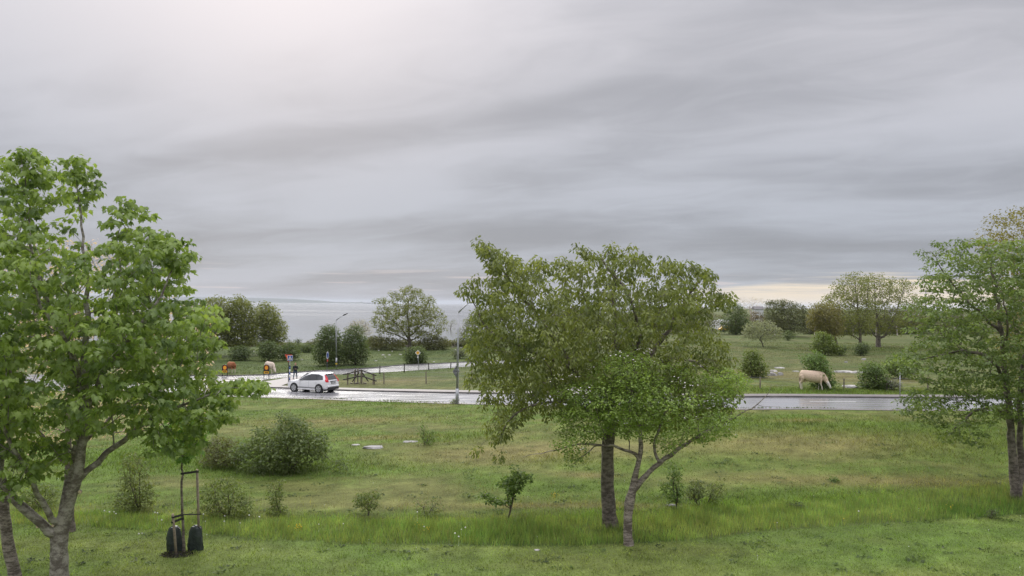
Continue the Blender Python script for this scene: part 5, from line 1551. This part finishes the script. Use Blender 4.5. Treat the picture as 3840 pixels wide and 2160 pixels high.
shed('low white far house half hidden right of the stout oak', 3395, 1180, 300, 9, 6, 5.6, 1.2)
shed('small far white house above the flowering hawthorn', 2842, 1168, 300, 3.0, 4, 6.0, 1.0)
# ------------------------------------------------------------------ vehicles
M['car_white'] = plain('car_white', (0.80, 0.80, 0.81), 0.22, 0.02, 2.0, spec=0.6)
M['car_glass'] = plain('car_glass', (0.03, 0.034, 0.036), 0.06, 0.1, spec=0.8)
M['car_black'] = plain('car_trim', (0.018, 0.018, 0.019), 0.5)
M['tail_red'] = plain('tail_lamp_red', (0.62, 0.015, 0.025), 0.2)
M['rim'] = plain('alloy_rim', (0.55, 0.55, 0.56), 0.3, 0.05, metal=0.7)
M['plate'] = plain('number_plate', (0.72, 0.72, 0.72), 0.5)
M['car_yellow'] = plain('car_yellow', (0.70, 0.40, 0.03), 0.25, 0.03)

def wheel(root, x, y, r_, wd, sg):
    a_ = Vector((x, y - sg * wd * .5, r_)); b_ = Vector((x, y + sg * wd * .5, r_))
    tyre = MB().tube([a_, a_ + (b_ - a_) * .12, a_ + (b_ - a_) * .88, b_], [r_ * .93, r_, r_, r_ * .93], 28).build('wheel', M['rubber'], root, True)
    f_ = b_ + Vector((0, sg * .004, 0))
    MB().tube([f_, f_ + Vector((0, sg * .008, 0))], r_ * .69, 24).build('rim_well', M['car_black'], tyre)
    sp = MB()
    for k_ in range(5):
        t_ = 2 * math.pi * k_ / 5 + .3
        d = Vector((math.cos(t_), 0, math.sin(t_)))
        n_ = Vector((-math.sin(t_), 0, math.cos(t_)))
        o_ = f_ + Vector((0, sg * .012, 0))
        q = [o_ + n_ * .055, o_ - n_ * .055, o_ + d * r_ * .66 - n_ * .075, o_ + d * r_ * .66 + n_ * .075]
        q2 = [p_ + Vector((0, sg * .02, 0)) for p_ in q]
        sp.add(q + q2, [(0, 1, 2, 3), (7, 6, 5, 4), (0, 4, 5, 1), (1, 5, 6, 2), (2, 6, 7, 3), (3, 7, 4, 0)])
    n = 24
    V_, F_ = [], []
    for k_ in range(n):
        t_ = 2 * math.pi * k_ / n
        for rr, yy in ((.72, .012), (.62, .012), (.62, .03), (.72, .03)):
            V_.append(f_ + Vector((math.cos(t_) * r_ * rr, sg * yy, math.sin(t_) * r_ * rr)))
    for k_ in range(n):
        j = (k_ + 1) % n
        for e in range(4):
            F_.append((4 * k_ + e, 4 * j + e, 4 * j + (e + 1) % 4, 4 * k_ + (e + 1) % 4))
    sp.add(V_, F_)
    sp.build('rim', M['rim'], tyre)

#        x     zbot  belt   w     top   topw
ST = [(2.32, .34, .70, .66, .74, .50), (2.24, .26, .80, .80, .84, .62), (1.95, .24, .90, .905, .95, .74), (1.40, .24, .975, .945, 1.04, .80), (.98, .24, 1.02, .945, 1.11, .76), (.55, .24, 1.03, .945, 1.42, .62), (.12, .24, 1.04, .945, 1.63, .60), (-.45, .24, 1.06, .945, 1.705, .61),
      (-1.15, .24, 1.10, .945, 1.70, .61), (-1.70, .26, 1.14, .94, 1.65, .59), (-1.98, .28, 1.15, .93, 1.42, .64), (-2.14, .30, 1.13, .92, 1.20, .72), (-2.24, .34, 1.02, .90, 1.08, .78), (-2.31, .40, .80, .86, .86, .70)]
def section(s_):
    x, zb, bt, w_, tp, tw = s_
    return [(x, 0, zb), (x, w_ * .82, zb), (x, w_ * .97, zb + .10), (x, w_, .55), (x, w_ * .995, bt - .16), (x, w_ * .955, bt), (x, tw + .05, tp - .10 if tp > bt + .15 else (tp + bt) / 2), (x, tw * .86, tp - .015), (x, 0, tp + .015)]
def side_at(x, f_):
    """point on the left side of the cabin: f 0 at the belt line, 1 at the roof rail"""
    xs_ = [s_[0] for s_ in ST][::-1]
    g_ = lambda k_: float(np.interp(x, xs_, [s_[k_] for s_ in ST][::-1]))
    w_, bt, tp, tw = g_(3), g_(2), g_(4), g_(5)
    y0, z0, y1, z1 = w_ * .955, bt, tw + .05, tp - .10
    return Vector((x, y0 + (y1 - y0) * f_, z0 + (z1 - z0) * f_))

cb = ground(1172, 1469)
car_ang = math.atan2(math.sin(R(156)), math.cos(R(156)))
car = thing('car', 'white estate style SUV with red tail lamps on the wet road', 'car', (cb[0], cb[1], float(H(cb[0], cb[1])) + .022), car_ang)
car.scale = (1.0, 1.0, 1.06)
n = len(ST); k = 9
V_, F_ = [], []
for s_ in ST:
    h_ = section(s_)
    V_ += h_ + [(p_[0], -p_[1], p_[2]) for p_ in h_[1:-1]][::-1]
m_ = 2 * k - 2
for i in range(n - 1):
    for j in range(m_):
        F_.append((i * m_ + j, i * m_ + (j + 1) % m_, (i + 1) * m_ + (j + 1) % m_, (i + 1) * m_ + j))
F_.append(tuple(range(m_))); F_.append(tuple((n - 1) * m_ + j for j in range(m_)))
body = MB().add(V_, F_).build('body', M['car_white'], car, True)
md = body.modifiers.new('sub', 'SUBSURF'); md.levels = 1; md.render_levels = 2
body.data.update()
def pane(name, mat, corners, sg, off_=.014, parent=car):
    """quad strip on the cabin side, corners = (x, f) along lower and upper edge"""
    lo, hi = corners
    V2 = []
    for (x0, f0), (x1, f1) in zip(lo, hi):
        a_, b_ = side_at(x0, f0), side_at(x1, f1)
        a_.y += off_; b_.y += off_; b_.z += off_ * .3
        a_.y *= sg; b_.y *= sg
        V2 += [a_, b_]
    F2 = [(2 * i, 2 * i + 2, 2 * i + 3, 2 * i + 1) for i in range(len(lo) - 1)]
    return MB().add(V2, F2).build(name, mat, parent)
for sg in (1, -1):
    pane('window_surround', M['car_black'], ([(.98, .0), (.4, .0), (-.4, .0), (-1.2, .0), (-1.80, .06)], [(.90, .10), (.30, .90), (-.4, .97), (-1.2, .97), (-1.66, .74)]), sg, .012)
    pane('front_window', M['car_glass'], ([(.86, .06), (.4, .06), (-.20, .06)], [(.80, .16), (.28, .84), (-.20, .91)]), sg, .020)
    pane('rear_window', M['car_glass'], ([(-.27, .06), (-.65, .06), (-1.02, .06)], [(-.27, .91), (-.65, .92), (-1.02, .92)]), sg, .020)
    pane('quarter_window', M['car_glass'], ([(-1.09, .06), (-1.40, .06), (-1.72, .12)], [(-1.09, .92), (-1.40, .88), (-1.62, .68)]), sg, .020)
    for wx in (1.38, -1.39):
        arch = MB().tube([Vector((wx, sg * .80, .36)), Vector((wx, sg * .962, .36))], .435, 28).build('wheel_arch', M['car_black'], car)
        wheel(car, wx, sg * .865, .36, .225, sg)
    lip = MB().box((0, sg * .945, .30), (1.95, .05, .10)).build('sill_trim', M['car_white'], car, bevel=.015)
    MB().box((0, sg * .955, .44), (1.9, .03, .035)).build('rub_strip', M['car_black'], car)
    for hx in (.02, -.92):
        MB().box((hx, sg * .962, .90), (.20, .03, .03)).build('door_handle', M['car_white'], car, bevel=.008)
    for dx0 in (.72, -.24, -1.08):
        MB().box((dx0, sg * .9475, .72), (.008, .004, .52)).build('door_gap', M['car_black'], car)
    mr = MB().add([(.78, sg * .97, 1.04), (.78, sg * 1.10, 1.06), (.70, sg * 1.10, 1.18), (.70, sg * .97, 1.17), (.62, sg * .97, 1.04), (.60, sg * 1.10, 1.06), (.60, sg * 1.09, 1.17), (.62, sg * .97, 1.16)], [(0, 1, 2, 3), (7, 6, 5, 4), (0, 4, 5, 1), (1, 5, 6, 2), (2, 6, 7, 3), (3, 7, 4, 0)]).build('mirror', M['car_black'] if False else M['car_white'], car, bevel=.012)
    MB().box((.596, sg * 1.035, 1.115), (.01, .10, .09)).build('mirror_glass', M['car_black'], mr)
    # tall tail lamp wrapping the rear corner
    inner = [(-1.84, .600, 1.56), (-1.99, .615, 1.44), (-2.13, .640, 1.26), (-2.215, .70, 1.13), (-2.275, .66, .97)]
    outer = [(-1.80, .655, 1.545), (-1.90, .715, 1.42), (-1.99, .795, 1.26), (-2.03, .915, 1.13), (-2.12, .925, .97)]
    V2 = [Vector((a_[0] - .035, sg * a_[1], a_[2])) for a_ in inner] + [Vector((a_[0] - .03, sg * (a_[1] + .028), a_[2])) for a_ in outer]
    mid2 = [Vector((min(a_[0], b_[0]) - .045, sg * ((a_[1] + b_[1]) / 2 + .035), a_[2])) for a_, b_ in zip(inner, outer)]
    V2 += mid2
    F2 = []
    for i in range(4):
        F2 += [(i, i + 1, 11 + i, 10 + i), (10 + i, 11 + i, 6 + i, 5 + i)]
    MB().add(V2, F2).build('tail_light', M['tail_red'], car)
    MB().tube([(.25, sg * .60, 1.70), (-.4, sg * .62, 1.765), (-1.5, sg * .60, 1.73)], .018, 6).build('roof_rail', M['rim'], car)
    MB().add([(2.20, sg * .62, .74), (2.10, sg * .86, .78), (1.80, sg * .915, .90), (2.02, sg * .80, .93), (2.18, sg * .60, .86)], [(0, 1, 2, 3, 4)]).build('headlight', M['rim'], car)
# windscreen, rear screen, tailgate details
MB().add([(.99, -.70, 1.135), (.99, .70, 1.135), (.20, .57, 1.625), (.20, -.57, 1.625)], [(0, 1, 2, 3)]).build('windscreen', M['car_glass'], car)
MB().add([(-2.215, -.64, 1.15), (-2.215, .64, 1.15), (-2.03, .59, 1.43), (-1.86, .53, 1.59), (-1.86, -.53, 1.59), (-2.03, -.59, 1.43)], [(0, 1, 2, 5), (5, 2, 3, 4)]).build('rear_screen', M['car_glass'], car)
MB().box((-1.78, 0, 1.68), (.34, 1.10, .035), Matrix.Rotation(R(-9), 3, 'Y')).build('roof_spoiler', M['car_white'], car, bevel=.012)
MB().box((-2.305, 0, 1.015), (.05, .95, .035)).build('tailgate_trim', M['car_black'], car)
npl = MB().box((-2.335, .0, .90), (.03, .56, .14)).build('number_plate', M['plate'], car)
MB().box((-2.325, 0, .90), (.03, .62, .20)).build('plate_recess', M['car_black'], car)
tx = MB()
for i in range(6):
    tx.box((-2.352, -.2 + .08 * i + (.03 if i > 2 else 0), .90), (.006, .045, .08))
tx.build('plate_characters', M['car_black'], npl)
MB().box((-2.30, 0, .60), (.16, 1.70, .12)).build('rear_bumper', M['car_white'], car, bevel=.04)
MB().box((-2.27, 0, .40), (.22, 1.60, .22)).build('rear_skirt', M['car_black'], car, bevel=.04)
MB().box((0, 0, .24), (3.9, 1.5, .10)).build('underbody', M['car_black'], car)
MB().tube([(-1.6, 0, 1.70), (-1.72, 0, 1.76), (-1.80, 0, 1.70)], [.03, .02, .01], 8).build('roof_antenna', M['car_white'], car)

# far camper van and yellow car
def simple_car(label, px, py, rz, L, Wd, Hh, mat, van=False):
    b = ground(px, py)
    root = thing('camper_van' if van else 'far_car', label, 'van' if van else 'car', tuple(b), rz)
    if van:
        prof = [(-L / 2, .35), (L / 2, .35), (L / 2, .95), (L / 2 - .5, 1.15), (L / 2 - 1.1, 1.9), (L / 2 - .7, 2.2), (L / 2 - .9, Hh), (-L / 2, Hh)]
    else:
        prof = [(-L / 2, .3), (L / 2, .3), (L / 2, .72), (L / 2 - 1.1, .9), (L / 2 - 1.8, Hh), (-L / 2 + .9, Hh), (-L / 2 + .15, .95), (-L / 2, .8)]
    MB().prism(prof, -Wd / 2, Wd / 2).build('body', mat, root, bevel=.06)
    if van:
        MB().box((L / 2 - 1.25, -Wd / 2 - .005, 1.55), (.7, .02, .5)).build('cab_window', M['glass'], root)
        MB().box((-.6, -Wd / 2 - .005, 1.75), (1.1, .02, .55)).build('side_window', M['glass'], root)
        MB().box((-.5, 0, Hh + .12), (1.2, .9, .24)).build('roof_vent', M['white'], root)
    else:
        MB().prism([(L / 2 - 1.35, .92), (L / 2 - 1.85, Hh - .08), (-L / 2 + .95, Hh - .08), (-L / 2 + .4, .95)], -Wd / 2 - .012, Wd / 2 + .012).build('window_band', M['glass'], root)
    for sg in (-1, 1):
        for wx in (-L * .3, L * .3):
            MB().tube([(wx, sg * (Wd / 2 - .2), .32), (wx, sg * (Wd / 2 + .02), .32)], .32, 16).build('wheel', M['rubber'], root)
    return root
simple_car('white camper van glimpsed right of the broad tree', 2696, 1240, R(170), 5.6, 2.1, 2.9, M['car_white'], True)
simple_car('yellow car parked beside the far white camper van', 2726, 1243, R(5), 4.3, 1.75, 1.45, M['car_yellow'])
# ------------------------------------------------------------------ cows and the walking person
mt, g, out = mat_base('coat_and_cloth')
p = g.n('ShaderNodeBsdfPrincipled')
p.inputs['Roughness'].default_value = 0.85
p.inputs['Specular IOR Level'].default_value = 0.2
a = g.n('ShaderNodeAttribute', attribute_name='Col')
c = g.n('ShaderNodeTexCoord')
nz = g.noise(c.outputs['Object'], 14.0, 4, 0.6)
kk = g.ramp(nz, 0.3, 0.7, 0.88, 1.12)
g.link(g.mix(1.0, a.outputs['Color'], g.vec(kk, kk, kk), 'MULTIPLY'), p.inputs['Base Color'])
g.link(p.outputs[0], out.inputs[0])
M['coat'] = mt

def remeshed(name, mb, voxel, colfn, parent, smooth_it=4):
    """melt overlapping limbs into one continuous skin"""
    o = mb.build(name, M['coat'])
    r_ = o.modifiers.new('r', 'REMESH'); r_.mode = 'VOXEL'; r_.voxel_size = voxel; r_.use_smooth_shade = True
    s_ = o.modifiers.new('s', 'SMOOTH'); s_.factor = 0.5; s_.iterations = smooth_it
    dg = bpy.context.evaluated_depsgraph_get()
    me = bpy.data.meshes.new_from_object(o.evaluated_get(dg))
    bpy.data.objects.remove(o)
    me.name = name
    co = np.zeros(len(me.vertices) * 3); me.vertices.foreach_get('co', co); co = co.reshape(-1, 3)
    at_ = me.attributes.new('Col', 'FLOAT_COLOR', 'POINT')
    c4 = np.ones((len(co), 4), np.float32); c4[:, :3] = colfn(co)
    at_.data.foreach_set('color', c4.ravel())
    me.materials.clear(); me.materials.append(M['coat'])
    me.polygons.foreach_set('use_smooth', [True] * len(me.polygons))
    return link(name, me, parent)

def cow(label, loc, rz, scale, colfn, horns=True, xs=1.0):
    root = thing('cow', label, 'cow', tuple(loc), rz, 'grazing cattle')
    b = MB()
    # trunk: rump to withers, deep chest narrowing to the belly
    b.tube([(-1.02, 0, 1.12), (-.97, 0, 1.12), (-.80, 0, 1.11), (-.45, 0, 1.04), (0, 0, .99), (.40, 0, .97), (.68, 0, 1.00), (.86, 0, 1.00), (.95, 0, .98)], [(.10, .12), (.23, .27), (.30, .35), (.32, .40), (.35, .44), (.33, .45), (.28, .42), (.20, .30), (.09, .13)], 16)
    b.tube([(.70, 0, 1.12), (.92, 0, 1.02), (1.12, 0, .82), (1.24, 0, .62)], [(.20, .30), (.17, .27), (.14, .21), (.12, .16)], 12)       # neck
    b.tube([(1.20, 0, .72), (1.28, 0, .58), (1.40, 0, .42), (1.50, 0, .26), (1.54, 0, .16)], [(.09, .11), (.145, .155), (.12, .125), (.10, .095), (.08, .07)], 12)   # head
    for sg in (1, -1):
        fx = .56 if sg > 0 else .72
        hx = -.80 if sg > 0 else -.92
        b.tube([(fx, sg * .16, 1.0), (fx + .03, sg * .17, .72), (fx, sg * .16, .47), (fx + (.0 if sg > 0 else .10), sg * .15, .25), (fx + (-.02 if sg > 0 else .12), sg * .15, .07), (fx + (.02 if sg > 0 else .16), sg * .15, .0)], [.14, .11, .07, .05, .055, .06], 10)
        b.tube([(hx + .04, sg * .15, 1.08), (hx + .12, sg * .19, .86), (hx + .06, sg * .17, .64), (hx - .08, sg * .16, .50), (hx - .04, sg * .16, .26), (hx - .02, sg * .16, .08), (hx + .03, sg * .16, .0)], [.20, .17, .105, .07, .05, .055, .06], 10)
        b.tube([(1.24, sg * .09, .66), (1.20, sg * .19, .66), (1.17, sg * .28, .62)], [(.03, .05), (.035, .06), (.012, .02)], 8)   # ear
    b.tube([(-.50, 0, .72), (-.58, 0, .62), (-.66, 0, .64)], [.06, .12, .05], 10)
    b.tube([(-1.0, 0, 1.22), (-1.07, 0, 1.05), (-1.08, 0, .75), (-1.06, 0, .50), (-1.06, 0, .34)], [.035, .028, .022, .035, .012], 8)   # tail
    o = remeshed('body', b, .028, colfn, root)
    if horns:
        for sg in (1, -1):
            MB().tube([(1.20, sg * .07, .75), (1.20, sg * .15, .80), (1.24, sg * .20, .88)], [.025, .02, .006], 8).build('horn', M['cut_wood'], root, True)
    for sg in (1, -1):
        MB().tube([(1.35, sg * .125, .51), (1.352, sg * .14, .51)], .018, 8).build('eye', M['black'], root)
    for sg in (1, -1):
        MB().tube([(1.56, sg * .03, .13), (1.575, sg * .032, .125)], .012, 6).build('nostril', M['black'], root)
    root.scale = (scale * xs, scale, scale)
    return root
def coat(base, leg, face, patch=None):
    base, leg, face = map(np.array, (base, leg, face))
    def fn(co):
        c_ = np.repeat(base[None], len(co), 0)
        c_ = c_ + (leg - base) * sstep(.62, .40, co[:, 2])[:, None]
        hd = sstep(1.12, 1.28, co[:, 0]) * sstep(.75, .6, co[:, 2])
        c_ = c_ + (face - c_) * hd[:, None]
        tl = (co[:, 0] < -1.03) & (co[:, 2] < .6)
        c_[tl] = leg
        if patch is not None:
            q = fbm(co[:, 0] * 1.6 + 3, co[:, 2] * 1.6 + co[:, 1], 44)
            c_ = np.where((q > patch[0])[:, None], np.array(patch[1]), c_)
        return c_
    return fn
q = ground(3045, 1462.5)
cow('pale cream cow grazing on the verge beside the right bush', q, R(-18), 1.14, coat((.66, .51, .39), (.68, .61, .54), (.70, .65, .60)), True, .83)
q = ground(866, 1399)
cow('brown cow with white legs behind the left ring sign', q, R(128), .92, coat((.30, .115, .055), (.62, .54, .46), (.60, .52, .45)), False)
q = ground(1012, 1399)
cow('white cow with head down behind the right ring sign', q, R(-48), .92, coat((.62, .52, .43), (.62, .54, .46), (.60, .52, .45)), False)

# walking person
q = ground(1107, 1423)
root = thing('person', 'person in dark jacket and blue jeans walking on the footpath', 'person', tuple(q + np.array([0, 0, .06])), R(-6))
b = MB()
Hn = 1.0
# faces -y (towards the camera); walking: right leg forward
b.tube([(0, .0, .90), (0, .0, .98), (0, .0, 1.12), (0, -.01, 1.28), (0, -.01, 1.40), (0, 0, 1.46)], [(.165, .11), (.175, .12), (.165, .115), (.195, .125), (.17, .10), (.07, .065)], 16)
b.tube([(0, 0, 1.42), (0, -.01, 1.54)], [.06, .058], 10)                       # neck
b.tube([(0, -.015, 1.50), (0, -.02, 1.54), (0, -.015, 1.60), (0, -.01, 1.67), (0, 0, 1.72), (0, 0, 1.745)], [(.045, .05), (.065, .08), (.076, .095), (.078, .10), (.06, .075), (.02, .025)], 14)   # head
b.tube([(0, -.105, 1.60), (0, -.128, 1.582), (0, -.105, 1.572)], [.010, .016, .012], 6)      # nose
for sg in (1, -1):
    b.tube([(sg * .075, 0, 1.63), (sg * .086, .005, 1.60), (sg * .078, .0, 1.57)], [.012, .018, .010], 6)   # ear
    fy = -.20 if sg < 0 else .20
    b.tube([(sg * .095, 0, .96), (sg * .10, fy * .35, .70), (sg * .10, fy * .55, .48), (sg * .10, fy * 1.0, .26), (sg * .10, fy * 1.2, .10)], [.115, .095, .065, .058, .048], 10)
    yy = fy * 1.2
    b.tube([(sg * .10, yy + .06, .05), (sg * .10, yy - .02, .055), (sg * .115, yy - .12, .04), (sg * .12, yy - .19, .03)], [(.045, .04), (.05, .05), (.05, .035), (.03, .02)], 10)
    if sg < 0:   # hanging arm
        arm = [(-.19, 0, 1.40), (-.245, .02, 1.24), (-.265, .02, 1.10), (-.275, -.04, .96), (-.28, -.06, .86)]
        hand = Vector((-.28, -.06, .84)); fdir = Vector((0, -.08, -1)).normalized(); side = Vector((0, 1, -.08)).normalized()
    else:        # bent forearm
        arm = [(.19, 0, 1.40), (.25, .03, 1.25), (.27, .02, 1.12), (.23, -.12, 1.08), (.17, -.24, 1.10)]
        hand = Vector((.155, -.265, 1.105)); fdir = Vector((-.6, -.8, .1)).normalized(); side = Vector((0, .1, 1)).normalized()
    b.tube(arm, [.072, .062, .055, .047, .036], 10)
    b.tube([hand - fdir * .02, hand + fdir * .03, hand + fdir * .075], [(.030, .022), (.038, .020), (.036, .017)], 8)
    pal = fdir.cross(side)
    for k_, ln in enumerate((.060, .072, .066, .052)):
        o_ = hand + fdir * .07 + side * (.027 - .018 * k_)
        b.tube([o_, o_ + fdir * ln * .5, o_ + fdir * ln * .9 + pal * ln * .35], [.0095, .009, .0075], 6)
    o_ = hand + fdir * .01 + side * .034
    b.tube([o_, o_ + side * .025 + fdir * .025, o_ + side * .03 + fdir * .06 + pal * .01], [.012, .011, .008], 6)
def cloth(co):
    jacket, jeans, skin, shoe = np.array((.020, .022, .027)), np.array((.045, .075, .12)), np.array((.50, .30, .23)), np.array((.03, .03, .03))
    z_ = co[:, 2]; x_ = co[:, 0]; y_ = co[:, 1]
    c_ = np.repeat(jacket[None], len(co), 0)
    c_[(z_ < .90) & (np.abs(x_) < .22)] = jeans
    c_[z_ < .10] = shoe
    c_[(z_ < .035)] = (.6, .6, .6)
    c_[z_ > 1.475] = skin
    c_[(np.abs(x_) > .22) & (z_ < .875)] = skin
    c_[(y_ < -.235) & (z_ > 1.0) & (z_ < 1.2)] = skin
    return c_
remeshed('body', b, .0105, cloth, root, 2)
M['hair'] = plain('hair', (0.30, 0.11, 0.06), 0.7, 0.3, 40)
hb = MB()
Vh, Fh, nn = [], [], 16
for j, (zz, rx, ry, oy) in enumerate(((1.53, .080, .075, .035), (1.60, .089, .090, .028), (1.67, .088, .100, .012), (1.715, .074, .09, .004), (1.75, .045, .055, .0), (1.765, .01, .012, 0))):
    for i in range(nn):
        t_ = 2 * math.pi * i / nn
        yy = oy + ry * math.sin(t_)
        if zz < 1.69 and math.sin(t_) < -.15:
            yy = oy + ry * -.15
        Vh.append((rx * math.cos(t_), yy, zz))
for j in range(5):
    for i in range(nn):
        Fh.append((j * nn + i, j * nn + (i + 1) % nn, (j + 1) * nn + (i + 1) % nn, (j + 1) * nn + i))
Fh.append(tuple(range(nn - 1, -1, -1))); Fh.append(tuple(5 * nn + i for i in range(nn)))
hb.add(Vh, Fh).build('hair', M['hair'], root, True)
for sg in (1, -1):
    MB().tube([(sg * .03, -.103, 1.625), (sg * .03, -.112, 1.625)], .010, 8).build('eye', M['black'], root)
MB().box((0, -.108, 1.548), (.045, .01, .009)).build('mouth', M['red'], root)
root.scale = (.98,) * 3
# ------------------------------------------------------------------ the air over the sea
mt, g, out = mat_base('sea_haze')
pv = g.n('ShaderNodeVolumePrincipled')
pv.inputs['Color'].default_value = (0.88, 0.93, 1.0, 1)
pv.inputs['Density'].default_value = 5e-5
pv.inputs['Anisotropy'].default_value = 0.0
g.link(pv.outputs[0], out.inputs['Volume'])
o = MB().box((0, 15000, 38), (76000, 32000, 104)).build('haze', mt)
tag(o, 'thin pale sea haze over land and water', 'haze', kind='stuff')
scene.cycles.volume_bounces = 1
